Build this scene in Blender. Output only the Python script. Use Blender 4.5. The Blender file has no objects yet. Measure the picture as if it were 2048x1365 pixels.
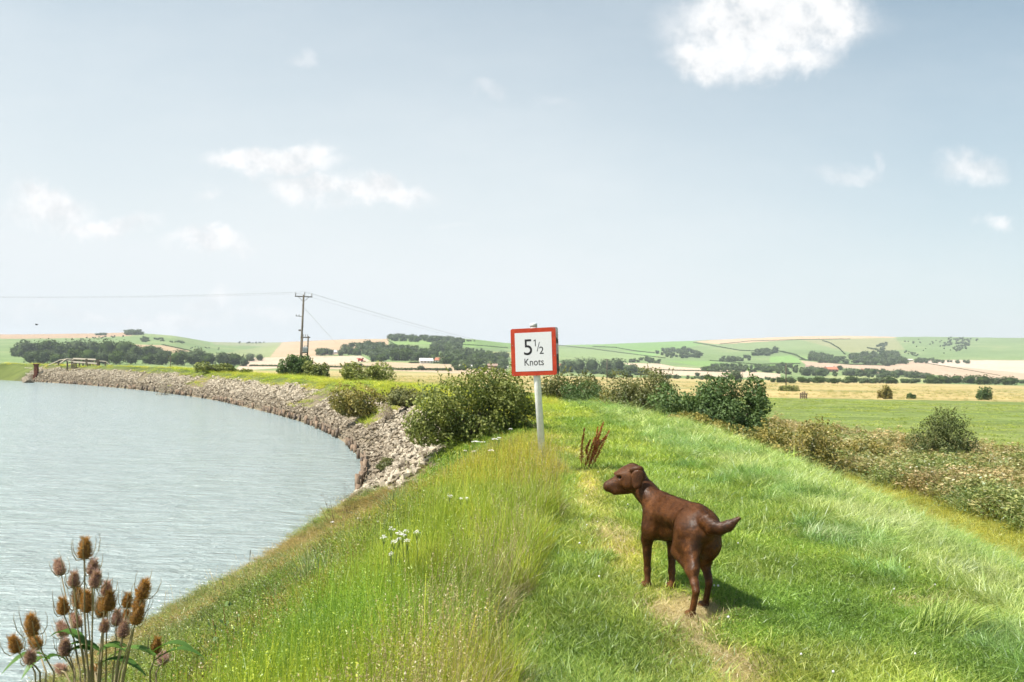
import bpy, math, random
import numpy as np
from mathutils import Vector, Matrix

# ------------------------------------------------------------------ camera, world, sun, exposure
SC = bpy.context.scene
random.seed(4)
RNG = np.random.default_rng(4)
FPX, CXP, CYP = 1750.0, 1024.0, 682.5          # focal length in photo pixels, principal point
EYE = np.array([0.0, 0.0, 1.45])
PITCH, ROLL = math.atan(57.5 / FPX), math.radians(1.09)
_f = np.array([0, math.cos(PITCH), math.sin(PITCH)])
_r0 = np.array([1.0, 0, 0]); _u0 = np.array([0, -math.sin(PITCH), math.cos(PITCH)])
C_R = math.cos(ROLL) * _r0 + math.sin(ROLL) * _u0
C_U = -math.sin(ROLL) * _r0 + math.cos(ROLL) * _u0
cam_d = bpy.data.cameras.new('camera'); cam = bpy.data.objects.new('camera', cam_d)
SC.collection.objects.link(cam); SC.camera = cam
cam_d.sensor_fit = 'HORIZONTAL'; cam_d.sensor_width = 36.0; cam_d.lens = FPX / 2048 * 36
cam_d.clip_start = 0.05; cam_d.clip_end = 20000
M = Matrix.Identity(4)
for i in range(3):
    M[i][0] = C_R[i]; M[i][1] = C_U[i]; M[i][2] = -_f[i]; M[i][3] = EYE[i]
cam.matrix_world = M
cam_d.dof.use_dof = True; cam_d.dof.focus_distance = 7.5; cam_d.dof.aperture_fstop = 7.0

SUN_EL, SUN_AZ = math.radians(57), math.radians(-112)      # azimuth measured from +y towards +x
SUNV = np.array([math.sin(SUN_AZ) * math.cos(SUN_EL), math.cos(SUN_AZ) * math.cos(SUN_EL), math.sin(SUN_EL)])
sd = bpy.data.lights.new('sun', 'SUN'); sun = bpy.data.objects.new('sun', sd); SC.collection.objects.link(sun)
sd.energy = 5.0; sd.angle = math.radians(0.5); sd.color = (1.0, 0.95, 0.87)
sun.rotation_euler = Vector(SUNV).to_track_quat('Z', 'Y').to_euler()

W = bpy.data.worlds.new('World'); SC.world = W; W.use_nodes = True
NT = W.node_tree; NT.nodes.clear()

class G:                                         # small node-graph helper
    def __init__(s, nt): s.nt = nt
    def n(s, t, **kw):
        nd = s.nt.nodes.new(t)
        for k, v in kw.items():
            if k in nd.bl_rna.properties: setattr(nd, k, v)
        return nd
    def set(s, sock, v):
        if hasattr(v, 'is_linked') or isinstance(v, bpy.types.NodeSocket): s.nt.links.new(v, sock)
        else: sock.default_value = v
    def math(s, op, a, b=0.0, c=None, clamp=False):
        nd = s.nt.nodes.new('ShaderNodeMath'); nd.operation = op; nd.use_clamp = clamp
        s.set(nd.inputs[0], a); s.set(nd.inputs[1], b)
        if c is not None: s.set(nd.inputs[2], c)
        return nd.outputs[0]
    def vmath(s, op, a, b=None, scale=None):
        nd = s.nt.nodes.new('ShaderNodeVectorMath'); nd.operation = op
        s.set(nd.inputs[0], a)
        if b is not None: s.set(nd.inputs[1], b)
        if scale is not None: s.set(nd.inputs['Scale'], scale)
        return nd.outputs['Value'] if op in ('LENGTH', 'DOT_PRODUCT', 'DISTANCE') else nd.outputs[0]
    def mix(s, f, a, b, mode='MIX'):
        nd = s.nt.nodes.new('ShaderNodeMix'); nd.data_type = 'RGBA'; nd.blend_type = mode
        s.set(nd.inputs[0], f); s.set(nd.inputs[6], a); s.set(nd.inputs[7], b)
        return nd.outputs[2]
    def noise(s, vec, scale, detail=4, rough=0.55, dist=0.0, out=0):
        nd = s.nt.nodes.new('ShaderNodeTexNoise')
        if vec is not None: s.set(nd.inputs['Vector'], vec)
        nd.inputs['Scale'].default_value = scale; nd.inputs['Detail'].default_value = detail
        nd.inputs['Roughness'].default_value = rough; nd.inputs['Distortion'].default_value = dist
        return nd.outputs[out]
    def remap(s, v, a, b, c=0.0, d=1.0, smooth=True):
        nd = s.nt.nodes.new('ShaderNodeMapRange'); nd.interpolation_type = 'SMOOTHSTEP' if smooth else 'LINEAR'
        s.set(nd.inputs[0], v)
        for i, q in enumerate((a, b, c, d)): nd.inputs[i + 1].default_value = q
        return nd.outputs[0]
    def mapping(s, vec, scale=(1, 1, 1), rot=(0, 0, 0)):
        nd = s.nt.nodes.new('ShaderNodeMapping'); s.set(nd.inputs[0], vec)
        nd.inputs['Scale'].default_value = scale; nd.inputs['Rotation'].default_value = rot
        return nd.outputs[0]

def build_world():
    g = G(NT)
    sky = g.n('ShaderNodeTexSky', sky_type='NISHITA'); sky.sun_disc = False
    sky.sun_elevation = SUN_EL; sky.sun_rotation = SUN_AZ
    sky.altitude = 0; sky.air_density = 1.0; sky.dust_density = 1.6; sky.ozone_density = 1.0
    tc = g.n('ShaderNodeTexCoord').outputs['Generated']
    sep = g.n('ShaderNodeSeparateXYZ'); g.set(sep.inputs[0], tc)
    X, Y, Z = sep.outputs
    yy = g.math('MAXIMUM', Y, 0.02)
    px = g.math('DIVIDE', X, yy); pz = g.math('DIVIDE', Z, yy)
    comb = g.n('ShaderNodeCombineXYZ'); g.set(comb.inputs[0], px); g.set(comb.inputs[1], pz)
    n1 = g.noise(comb.outputs[0], 7.0, 7, 0.6, 0.2, out=1)
    off = g.vmath('SCALE', g.vmath('SUBTRACT', n1, (0.5, 0.5, 0.5)), scale=0.11)
    n0 = g.noise(comb.outputs[0], 34.0, 5, 0.6, 0.0, out=1)
    off0 = g.vmath('SCALE', g.vmath('SUBTRACT', n0, (0.5, 0.5, 0.5)), scale=0.024)
    P = g.vmath('ADD', g.vmath('ADD', comb.outputs[0], off), off0)
    # cumulus: (photo x, y, half width, half height, density)
    clouds = [(1530, 30, 175, 80, 1.0), (1650, 40, 75, 65, .95), (1430, 88, 85, 42, .9), (1550, 112, 110, 34, .8), (545, 332, 105, 26, 1.0), (600, 308, 40, 26, 1.0),
              (745, 398, 90, 26, 1.0), (735, 378, 40, 26, 1.0), (610, 383, 70, 24, .9), (90, 400, 80, 38, 1.0), (190, 442, 85, 20, .95), (70, 380, 55, 28, 1.0),
              (408, 482, 85, 15, .9), (405, 398, 30, 11, .45), (1945, 345, 60, 36, .6), (1690, 352, 50, 16, .33),
              (1742, 325, 14, 22, .25), (590, 115, 28, 16, .25), (955, 185, 32, 14, .22), (1990, 455, 24, 16, .6),
              (340, 632, 120, 22, .6), (430, 590, 42, 22, .5), (150, 638, 120, 14, .4), (560, 632, 60, 14, .35), (1100, 200, 40, 12, .12), (890, 462, 40, 8, .15),
              (2500, 250, 230, 60, .9), (-500, 180, 260, 60, .9), (3100, 480, 260, 40, .7), (-900, 460, 260, 40, .7)]
    dens = None
    for (cx, cy, rx, ry, a) in clouds:
        ux = (cx - 1024) / FPX; uy = (740 + (cx - 1024) * 0.019 - cy) / FPX
        d = g.vmath('SUBTRACT', P, (ux, uy, 0))
        d = g.vmath('MULTIPLY', d, (FPX / rx, FPX / ry, 0))
        L = g.vmath('LENGTH', d)
        # flat-ish base: squash the lower half
        m = g.remap(L, 1.55, 0.3, 0.0, a)
        dens = m if dens is None else g.math('MAXIMUM', dens, m)
    front = g.remap(Y, 0.05, 0.2)
    det = g.noise(comb.outputs[0], 26.0, 8, 0.62)
    dens = g.math('MULTIPLY', g.math('MULTIPLY', dens, g.remap(det, 0.25, 0.6, 0.62, 1.35)), front)
    # thin high veil and horizon haze
    veil = g.remap(g.noise(g.mapping(comb.outputs[0], (1, 3, 1)), 2.2, 6, 0.6), 0.35, 0.8, 0.0, 0.12)
    skyc = g.vmath('MULTIPLY', sky.outputs[0], (0.98, 1.23, 1.11))
    pale = g.mix(g.math('ADD', g.math('ADD', g.remap(Z, 0.5, 0.0, SKYMIX[0], SKYMIX[1], False), g.math('ADD', g.math('MULTIPLY', X, -0.32), g.math('SUBTRACT', 0.13, g.math('MULTIPLY', g.math('MULTIPLY', X, X), 0.7), clamp=True))), veil, clamp=True), skyc, SKYPALE)
    shade = g.mix(g.remap(det, 0.3, 0.62), CLOUD_D, CLOUD_L)
    col = g.mix(dens, pale, shade)
    bg = g.n('ShaderNodeBackground'); g.set(bg.inputs[0], col); bg.inputs[1].default_value = 0.075
    out = g.n('ShaderNodeOutputWorld'); NT.links.new(bg.outputs[0], out.inputs[0])
SKYMIX = (0.13, 1.0); SKYPALE = (7.3, 7.75, 7.95, 1)
CLOUD_L = (8.7, 8.75, 8.8, 1); CLOUD_D = (6.9, 7.1, 7.25, 1)
build_world()
SC.view_settings.view_transform = 'Standard'; SC.view_settings.look = 'None'
SC.view_settings.exposure = 0.7; SC.view_settings.gamma = 1.0; SC.view_settings.use_curve_mapping = False
SC.render.engine = 'CYCLES'
SC.cycles.use_denoising = True
SC.cycles.max_bounces = 6; SC.cycles.diffuse_bounces = 3; SC.cycles.glossy_bounces = 2
SC.cycles.transmission_bounces = 3; SC.cycles.volume_bounces = 0; SC.cycles.transparent_max_bounces = 6
SC.cycles.caustics_reflective = False; SC.cycles.caustics_refractive = False
SC.cycles.use_adaptive_sampling = True; SC.cycles.adaptive_threshold = 0.02

# ------------------------------------------------------------------ survey helpers
def ray(x, y):
    d = _f + C_R * ((x - CXP) / FPX) + C_U * ((CYP - y) / FPX)
    return d
def at(x, y, d):
    """world point seen at photo pixel x, y at forward distance d"""
    v = ray(x, y); return EYE + v * (d / v[1])
def horizon(x): return 740 + (x - 1024) * 0.019
def smooth(a, b, v):
    t = np.clip((v - a) / (b - a), 0, 1); return t * t * (3 - 2 * t)
def vnoise(x, y, seed=0):
    xi = np.floor(x).astype(np.int64); yi = np.floor(y).astype(np.int64)
    xf = x - xi; yf = y - yi
    xf = xf * xf * (3 - 2 * xf); yf = yf * yf * (3 - 2 * yf)
    def h(a, b):
        n = (a * 374761393 + b * 668265263 + seed * 1442695041) & 0xffffffff
        n = ((n ^ (n >> 13)) * 1274126177) & 0xffffffff
        return ((n ^ (n >> 16)) & 0xffff) / 65535.0
    return (h(xi, yi) * (1 - xf) + h(xi + 1, yi) * xf) * (1 - yf) + (h(xi, yi + 1) * (1 - xf) + h(xi + 1, yi + 1) * xf) * yf
def fbm(x, y, seed=0, oct=4):
    x = np.asarray(x, float); y = np.asarray(y, float)
    s = 0; a = 0.5
    for i in range(oct): s = s + a * vnoise(x * 2 ** i, y * 2 ** i, seed + i * 7); a *= 0.5
    return s / (1 - 0.5 ** oct)

# ------------------------------------------------------------------ the river's edge and the lie of the land
EDGE_RAW = [(-60, -6000), (-12, -200), (-9, -40), (-7, -10), (-6.4, 0), (-6.1, 6), (-5.7, 12), (-5.2, 17), (-4.9, 22), (-4.8, 26), (-5.0, 30), (-5.9, 35.5), (-7.6, 42.5),
            (-10.4, 51.5), (-16.3, 66), (-26, 85), (-38, 106), (-60, 136), (-89, 166), (-130, 190), (-300, 225), (-1500, 260), (-7000, 300)]
def catmull(pts, n=8):
    p = [np.array(q, float) for q in pts]; out = []
    for i in range(len(p) - 1):
        a, b = p[i], p[i + 1]; pa = p[i - 1] if i else a * 2 - b; pb = p[i + 2] if i + 2 < len(p) else b * 2 - a
        big = np.linalg.norm(b - a) > 150
        for k in range(1 if big else n):
            t = k / n
            if big: out.append(a); continue
            m0 = (b - pa) * 0.5; m1 = (pb - a) * 0.5
            L = np.linalg.norm(b - a)
            for m in (m0, m1):
                ml = np.linalg.norm(m)
                if ml > 1.3 * L: m *= 1.3 * L / ml
            out.append((2 * t**3 - 3 * t**2 + 1) * a + (t**3 - 2 * t**2 + t) * m0 + (-2 * t**3 + 3 * t**2) * b + (t**3 - t**2) * m1)
    out.append(p[-1]); return np.array(out)
EDGE = catmull(EDGE_RAW)
def bank_s(x, y):
    """distance landward from the water's edge (negative over the water)"""
    x = np.asarray(x, float).ravel(); y = np.asarray(y, float).ravel()
    best = np.full(x.shape, 1e18); sg = np.ones(x.shape)
    for i in range(len(EDGE) - 1):
        a = EDGE[i]; b = EDGE[i + 1]; dx, dy = b - a; L2 = dx * dx + dy * dy
        t = np.clip(((x - a[0]) * dx + (y - a[1]) * dy) / L2, 0, 1)
        ex = x - a[0] - t * dx; ey = y - a[1] - t * dy
        d2 = ex * ex + ey * ey
        m = d2 < best
        best = np.where(m, d2, best); sg = np.where(m, np.where(dx * (y - a[1]) - dy * (x - a[0]) <= 0, 1.0, -1.0), sg)
    return np.sqrt(best) * sg
WATER_Z, PLAIN_Z = -2.6, -2.4
# skyline of the downs: photo x -> photo y, and the distance of the ridge
SKYL = np.array([(-900, 690), (-300, 672), (0, 669), (49, 669), (200, 667), (260, 665), (300, 668), (350, 672), (420, 684), (500, 686), (560, 685), (640, 681), (700, 679), (770, 678), (800, 675), (900, 675),
                 (960, 680), (1010, 686), (1110, 691), (1200, 689), (1300, 685), (1380, 682), (1500, 677), (1600, 673), (1700, 672), (1800, 674), (2000, 673), (2300, 668), (3000, 690)], float)
SKYR = np.array([(-900, 2300), (49, 2200), (350, 2000), (440, 2500), (520, 2900), (600, 2400), (760, 1900), (950, 1900), (1060, 2600), (1300, 3000), (2000, 3000), (3000, 3000)], float)
def hills(x, y):
    r = np.hypot(x, y); az = np.arctan2(x, y)
    azc = np.clip(az, -1.15, 1.15)
    u = CXP + FPX * np.tan(azc)
    back = smooth(1.3, 2.0, np.abs(az))
    e = (horizon(np.clip(u, -900, 3000)) - np.interp(u, SKYL[:, 0], SKYL[:, 1])) * (1 - back) + 45 * back
    R = np.interp(u, SKYR[:, 0], SKYR[:, 1]) / np.cos(azc)
    cz = np.cos(azc)
    r0 = np.where(u < 620, 700.0, np.where(u < 1050, 620 + 0 * u, 900.0))
    r0 = np.interp(u, [0, 500, 620, 950, 1100, 2000], [650, 650, 560, 560, 760, 820]) / cz
    t = np.clip((np.log(np.maximum(r, 1)) - np.log(r0)) / (np.log(R) - np.log(r0)), 0, 1)
    w = t ** 1.25
    ez = -3.85 * FPX / np.maximum(r * cz, 1)                # plain, in px below the horizon
    e_here = ez * (1 - w) + e * w
    z = EYE[2] + e_here / FPX * r * cz
    zr = EYE[2] + e / FPX * R * cz
    z = np.where(r > R, zr - (r - R) * 0.06, z)
    z = z + (fbm(x / 260, y / 260, 5, 3) - 0.5) * 9 * smooth(0.15, 0.6, t) * (1 - smooth(0.85, 1.0, t))
    return np.maximum(z, PLAIN_Z - 0.0) if False else z
def height(x, y):
    x = np.asarray(x, float); y = np.asarray(y, float); sh = x.shape; x = x.ravel(); y = y.ravel()
    r = np.hypot(x, y)
    z = np.full(x.shape, PLAIN_Z)
    far = r > 480
    if far.any(): z[far] = hills(x[far], y[far])
    rise = smooth(120, 420, r) * smooth(0, -40, x) * 1.0                # the marsh left of the levee lies a little higher
    z = z + np.where(far, 0, rise * 0.0)
    near = (r < 520) | (x < -60) & (y < 420)
    if near.any():
        xn = x[near]; yn = y[near]; s = bank_s(xn, yn)
        crest = 0.15 * smooth(30, 70, yn) + 0.55 * smooth(90, 150, yn)
        up = WATER_Z + (crest - WATER_Z) * (1 - (1 - np.clip(s / 4.6, 0, 1)) ** 1.35)
        wn = smooth(24, 17, yn); up = up * (1 - wn) + wn * (WATER_Z + (crest - WATER_Z) * np.clip(s / 5.3, 0, 1) ** 1.12)
        up = np.where(s < 0, WATER_Z + 0.75 * np.maximum(s, -3.5), up)
        bnk = -70 + 4 * fbm(xn / 40, yn / 40, 3, 2)
        up = np.where(s < bnk, np.minimum(WATER_Z - 2.6 + (bnk - s) * 0.5, PLAIN_Z + 0.3), up)
        dn = smooth(9.0, 15.8, s)
        zz = np.where(s > 5.3, crest * (1 - dn) + z[near] * dn, up)
        zz = zz - 0.06 * smooth(7.2, 9.4, s) * (1 - dn)
        amp = np.interp(s, [-1, 0, 2, 4.5, 9, 14, 30], [0, .06, .16, .09, .05, .12, .16])
        zz = zz + (fbm(xn / 1.3, yn / 1.3, 11, 4) - 0.5) * amp * 1.6 + (fbm(xn / 9, yn / 9, 12, 2) - 0.5) * 0.16 * smooth(1, 5, s)
        trail = np.exp(-((xn - 1.03 - 0.12 * np.sin(yn * 0.55)) / 0.22) ** 2) * (yn > -5) * (yn < 40)
        zz = zz - 0.03 * trail
        z[near] = np.where((s > 16) & (s < 1e9), z[near] * 1 + (zz - z[near]) * 1.0, zz)
    return z.reshape(sh)
def ground(x, y, rmin=3.0, rmax=3600.0):
    """where the ray of photo pixel (x, y) meets the land: arrays of world x, y, z"""
    x = np.atleast_1d(np.asarray(x, float)); y = np.atleast_1d(np.asarray(y, float))
    D = _f[None] + C_R[None] * ((x - CXP) / FPX)[:, None] + C_U[None] * ((CYP - y) / FPX)[:, None]
    D = D / D[:, 1:2]
    ds = np.exp(np.linspace(math.log(rmin), math.log(rmax), 260))
    P = EYE[None, None] + D[:, None] * ds[None, :, None]
    H = height(P[..., 0], P[..., 1]); below = P[..., 2] <= H
    hit = below.any(1); k = np.where(hit, below.argmax(1), len(ds) - 1); k0 = np.maximum(k - 1, 0)
    a = ds[k0]; b = ds[k]
    for _ in range(10):
        m = (a + b) / 2; p = EYE[None] + D * m[:, None]
        u = p[:, 2] <= height(p[:, 0], p[:, 1]); b = np.where(u, m, b); a = np.where(u, a, m)
    p = EYE[None] + D * b[:, None]; p[:, 2] = height(p[:, 0], p[:, 1])
    return p
def g1(x, y, rmin=3.0, rmax=3600.0): return ground([x], [y], rmin, rmax)[0]
def on(x, y): return float(height(np.array([x]), np.array([y]))[0])

# ------------------------------------------------------------------ object helpers
COL = SC.collection
def tag(o, label=None, cat=None, group=None, kind=None):
    if label: o['label'] = label
    if cat: o['category'] = cat
    if group: o['group'] = group
    if kind: o['kind'] = kind
    return o
def empty(name, loc=(0, 0, 0), rot=(0, 0, 0), parent=None):
    o = bpy.data.objects.new(name, None); COL.objects.link(o); o.location = loc; o.rotation_euler = rot
    o.empty_display_size = 0.1
    if parent: o.parent = parent
    return o
def np_mesh(name, V, quads=None, tris=None, mat=None, attrs=None, smooth_=False, mats=None, midx=None):
    """V (n,3); quads (m,4) and/or tris (k,3) index arrays"""
    me = bpy.data.meshes.new(name)
    V = np.asarray(V, np.float32)
    q = np.zeros((0, 4), np.int32) if quads is None or len(quads) == 0 else np.asarray(quads, np.int32)
    t = np.zeros((0, 3), np.int32) if tris is None or len(tris) == 0 else np.asarray(tris, np.int32)
    me.vertices.add(len(V)); me.vertices.foreach_set('co', V.ravel())
    loops = np.concatenate([q.ravel(), t.ravel()]).astype(np.int32)
    me.loops.add(len(loops)); me.loops.foreach_set('vertex_index', loops)
    ls = np.concatenate([np.arange(len(q)) * 4, len(q) * 4 + np.arange(len(t)) * 3]).astype(np.int32)
    me.polygons.add(len(q) + len(t)); me.polygons.foreach_set('loop_start', ls)
    if midx is not None: me.polygons.foreach_set('material_index', np.asarray(midx, np.int32))
    me.update(calc_edges=True)
    if smooth_: me.polygons.foreach_set('use_smooth', np.ones(len(q) + len(t), bool))
    for k, a in (attrs or {}).items():
        a = np.asarray(a, np.float32)
        if a.ndim == 1:
            at_ = me.attributes.new(k, 'FLOAT', 'POINT'); at_.data.foreach_set('value', a)
        else:
            at_ = me.attributes.new(k, 'FLOAT_VECTOR', 'POINT'); at_.data.foreach_set('vector', a.ravel())
    for m in (mats or ([mat] if mat else [])): me.materials.append(m)
    return me
def obj(name, me, parent=None, loc=None, rot=None, scale=None):
    o = bpy.data.objects.new(name, me); COL.objects.link(o)
    if parent: o.parent = parent
    if loc is not None: o.location = loc
    if rot is not None: o.rotation_euler = rot
    if scale is not None: o.scale = scale if hasattr(scale, '__len__') else (scale,) * 3
    return o
class MB:
    """collects shapes into one mesh"""
    def __init__(s): s.V = []; s.F = []; s.n = 0
    def add(s, V, F):
        V = [tuple(map(float, v)) for v in V]
        s.V += V; s.F += [tuple(i + s.n for i in f) for f in F]; s.n += len(V)
    def frame(s, c, ax, ay, az_, hx, hy, hz, bev=0.0):
        c, ax, ay, az_ = map(lambda q: np.asarray(q, float), (c, ax, ay, az_))
        V = [c + ax * hx * i + ay * hy * j + az_ * hz * k for k in (-1, 1) for j in (-1, 1) for i in (-1, 1)]
        s.add(V, [(0, 2, 3, 1), (4, 5, 7, 6), (0, 1, 5, 4), (2, 6, 7, 3), (0, 4, 6, 2), (1, 3, 7, 5)])
    def box(s, c, h, rz=0.0):
        cr, sr = math.cos(rz), math.sin(rz)
        s.frame(c, (cr, sr, 0), (-sr, cr, 0), (0, 0, 1), *h)
    def beam(s, a, b, w, t, upv=(0, 0, 1)):
        a = np.asarray(a, float); b = np.asarray(b, float); d = b - a; L = np.linalg.norm(d); d = d / L
        sx = np.cross(d, upv); n = np.linalg.norm(sx); sx = sx / n if n > 1e-6 else np.array([1.0, 0, 0]); uz = np.cross(sx, d)
        s.frame((a + b) / 2, d, sx, uz, L / 2, w / 2, t / 2)
    def tube(s, pts, rad, sides=6, cap=True):
        pts = [np.asarray(p, float) for p in pts]; n = len(pts)
        rad = list(rad) if hasattr(rad, '__len__') else [rad] * n
        V = []; F = []; ref = np.array([0.3, 0.2, 0.93])
        for i, p in enumerate(pts):
            d = pts[min(i + 1, n - 1)] - pts[max(i - 1, 0)]; d = d / (np.linalg.norm(d) + 1e-12)
            if abs(np.dot(d, ref)) > 0.97: ref = np.array([1.0, 0.1, 0.0])
            a = np.cross(d, ref); a /= np.linalg.norm(a); b = np.cross(d, a)
            for k in range(sides):
                q = 2 * math.pi * k / sides
                V.append(p + (a * math.cos(q) + b * math.sin(q)) * rad[i])
        for i in range(n - 1):
            for k in range(sides):
                k2 = (k + 1) % sides
                F.append((i * sides + k, (i + 1) * sides + k, (i + 1) * sides + k2, i * sides + k2))
        if cap:
            F.append(tuple(range(sides))); F.append(tuple((n - 1) * sides + k for k in reversed(range(sides))))
        s.add(V, F)
    def lathe(s, c, prof, sides=12, ax=(0, 0, 1)):
        c = np.asarray(c, float); ax = np.asarray(ax, float)
        s.tube([c + ax * h for h, r in prof], [max(r, 1e-4) for h, r in prof], sides)
    def mesh(s, name, mat=None, smooth_=False):
        me = bpy.data.meshes.new(name); me.from_pydata(s.V, [], s.F); me.update()
        if smooth_: me.polygons.foreach_set('use_smooth', np.ones(len(me.polygons), bool))
        if mat: me.materials.append(mat)
        return me
    def build(s, name, mat=None, parent=None, smooth_=False, loc=None):
        return obj(name, s.mesh(name, mat, smooth_), parent, loc)

# ------------------------------------------------------------------ materials
def new_mat(name):
    m = bpy.data.materials.new(name); m.use_nodes = True; m.node_tree.nodes.clear(); return m, G(m.node_tree)
def finish(g, sh):
    o = g.n('ShaderNodeOutputMaterial'); g.nt.links.new(sh, o.inputs[0])
def principled(g, col, rough=0.7, spec=0.3, bump=None, bstr=0.3, bdist=0.02, metal=0.0, **kw):
    p = g.n('ShaderNodeBsdfPrincipled'); g.set(p.inputs['Base Color'], col); g.set(p.inputs['Roughness'], rough)
    p.inputs['Specular IOR Level'].default_value = spec; p.inputs['Metallic'].default_value = metal
    for k, v in kw.items(): g.set(p.inputs[k.replace('_', ' ')], v)
    if bump is not None:
        b = g.n('ShaderNodeBump'); b.inputs['Strength'].default_value = bstr; b.inputs['Distance'].default_value = bdist
        g.set(b.inputs['Height'], bump); g.nt.links.new(b.outputs[0], p.inputs['Normal'])
    return p.outputs[0]
ALB = 0.95
def c4(c, k=1.0): return (c[0] * k, c[1] * k, c[2] * k, 1)
def plain_mat(name, c1, c2, scale=8.0, rough=0.75, spec=0.25, bstr=0.3, bdist=0.01, metal=0.0, stretch=(1, 1, 1), detail=6):
    m, g = new_mat(name); tc = g.n('ShaderNodeTexCoord').outputs['Object']
    v = g.mapping(tc, stretch); n = g.noise(v, scale, detail, 0.62)
    rnd = g.n('ShaderNodeObjectInfo').outputs['Random']
    col = g.mix(g.remap(n, 0.3, 0.7), c4(c1), c4(c2))
    col = g.mix(1.0, col, g.mix(rnd, (0.82, 0.82, 0.82, 1), (1.15, 1.12, 1.08, 1)), 'MULTIPLY')
    finish(g, principled(g, col, rough, spec, n, bstr, bdist, metal)); return m
def leaf_mat(name, a, b, tint=False, trans=0.35, gloss=0.06, tip=None, rough=0.45, shadow=None):
    """thin vegetation: colour a..b by the random value stored on each blade or leaf"""
    m, g = new_mat(name)
    br = g.n('ShaderNodeAttribute'); br.attribute_name = 'br'
    bt = g.n('ShaderNodeAttribute'); bt.attribute_name = 'bt'
    rnd = g.n('ShaderNodeObjectInfo').outputs['Random']
    col = g.mix(br.outputs['Fac'], c4(a, ALB), c4(b, ALB))
    if tip is not None:
        col = g.mix(g.math('MULTIPLY', bt.outputs['Fac'], g.remap(br.outputs['Fac'], 0.2, 0.9, 0.15, 0.9)), col, c4(tip, ALB))
    if tint:
        ti = g.n('ShaderNodeAttribute'); ti.attribute_type = 'INSTANCER'; ti.attribute_name = 'tint'
        col = g.mix(1.0, col, ti.outputs['Color'], 'MULTIPLY')
    col = g.mix(1.0, col, g.mix(rnd, (0.84, 0.86, 0.84, 1), (1.14, 1.12, 1.1, 1)), 'MULTIPLY')
    df = g.n('ShaderNodeBsdfDiffuse'); g.set(df.inputs[0], col)
    tr = g.n('ShaderNodeBsdfTranslucent'); g.set(tr.inputs[0], g.mix(1.0, col, (1.15, 1.2, 0.75, 1), 'MULTIPLY'))
    mx = g.n('ShaderNodeMixShader'); mx.inputs[0].default_value = trans
    g.nt.links.new(df.outputs[0], mx.inputs[1]); g.nt.links.new(tr.outputs[0], mx.inputs[2])
    gl = g.n('ShaderNodeBsdfGlossy'); gl.inputs[0].default_value = (0.9, 0.95, 1, 1); gl.inputs[1].default_value = rough
    m2 = g.n('ShaderNodeMixShader'); m2.inputs[0].default_value = gloss
    g.nt.links.new(mx.outputs[0], m2.inputs[1]); g.nt.links.new(gl.outputs[0], m2.inputs[2])
    finish(g, m2.outputs[0]); return m

# ------------------------------------------------------------------ the land
GREEN_DOWN = (.19, .27, .11)
FIELDS = [  # (photo outline, colour) surveyed fields of the downs
    ([(0, 655), (262, 664), (262, 672), (190, 676), (50, 678), (0, 678)], (.42, .29, .2)),
    ([(265, 689), (330, 691), (385, 703), (330, 708), (262, 702)], (.42, .31, .2)),
    ([(420, 680), (660, 678), (650, 699), (560, 694), (430, 690)], (.27, .29, .17)),
    ([(400, 715), (548, 690), (640, 700), (640, 712), (480, 716)], (.26, .3, .14)),
    ([(540, 714), (566, 684), (640, 676), (775, 674), (778, 690), (745, 697), (690, 708), (620, 714)], (.47, .34, .23)),
    ([(470, 740), (497, 716), (640, 713), (722, 712), (742, 723), (640, 731), (490, 741)], (.55, .43, .34)),
    ([(590, 733), (760, 724), (900, 729), (1010, 738), (1010, 752), (790, 742), (640, 738)], (.5, .38, .27)),
    ([(870, 679), (1000, 681), (1040, 688), (1040, 700), (900, 692)], (.2, .32, .1)),
    ([(780, 684), (880, 680), (880, 688), (790, 690)], (.22, .33, .11)),
    ([(903, 702), (1030, 705), (1030, 716), (903, 711)], (.36, .37, .17)),
    ([(1110, 690), (1300, 683), (1385, 680), (1410, 688), (1340, 704), (1280, 703), (1190, 695)], (.19, .32, .1)),
    ([(1115, 698), (1190, 698), (1300, 712), (1330, 722), (1110, 716)], (.23, .31, .13)),
    ([(1240, 702), (1330, 708), (1300, 714)], (.21, .35, .11)),
    ([(1388, 684), (1500, 674), (1600, 668), (1720, 668), (1800, 672), (1790, 676), (1600, 679.5), (1440, 689)], (.56, .4, .26)),
    ([(1410, 690), (1600, 681), (1690, 680), (1690, 700), (1600, 700), (1500, 702)], (.22, .29, .13)),
    ([(1600, 680), (1790, 676), (1810, 700), (1700, 706), (1640, 690)], (.29, .3, .15)),
    ([(1240, 726), (1320, 728), (1350, 734), (1480, 742), (1560, 748), (1560, 758), (1320, 750), (1290, 738)], (.56, .44, .34)),
    ([(1330, 722), (1420, 722), (1480, 732), (1560, 728), (1600, 730), (1560, 738), (1400, 733)], (.2, .32, .1)),
    ([(1540, 714), (1582, 711), (1612, 727), (1540, 725)], (.21, .35, .11)),
    ([(1596, 712), (1650, 716), (1650, 722), (1610, 722)], (.22, .33, .12)),
    ([(1600, 722), (1700, 730), (1780, 731), (1830, 722), (1900, 720), (2100, 726), (2100, 759), (1930, 760), (1870, 750), (1800, 743), (1700, 737), (1620, 735)], (.5, .37, .28)),
    ([(1845, 720), (2100, 722), (2100, 752), (1855, 728)], (.6, .48, .4)),
    ([(1648, 751), (1800, 753), (1858, 757), (1862, 767), (1650, 764)], (.33, .37, .17)),
]
def in_poly(px, py, poly):
    inside = np.zeros(px.shape, bool); n = len(poly); j = n - 1
    for i in range(n):
        xi, yi = poly[i]; xj, yj = poly[j]
        c = ((yi > py) != (yj > py)) & (px < (xj - xi) * (py - yi) / ((yj - yi) if yj != yi else 1e-9) + xi)
        inside ^= c; j = i
    return inside
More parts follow.
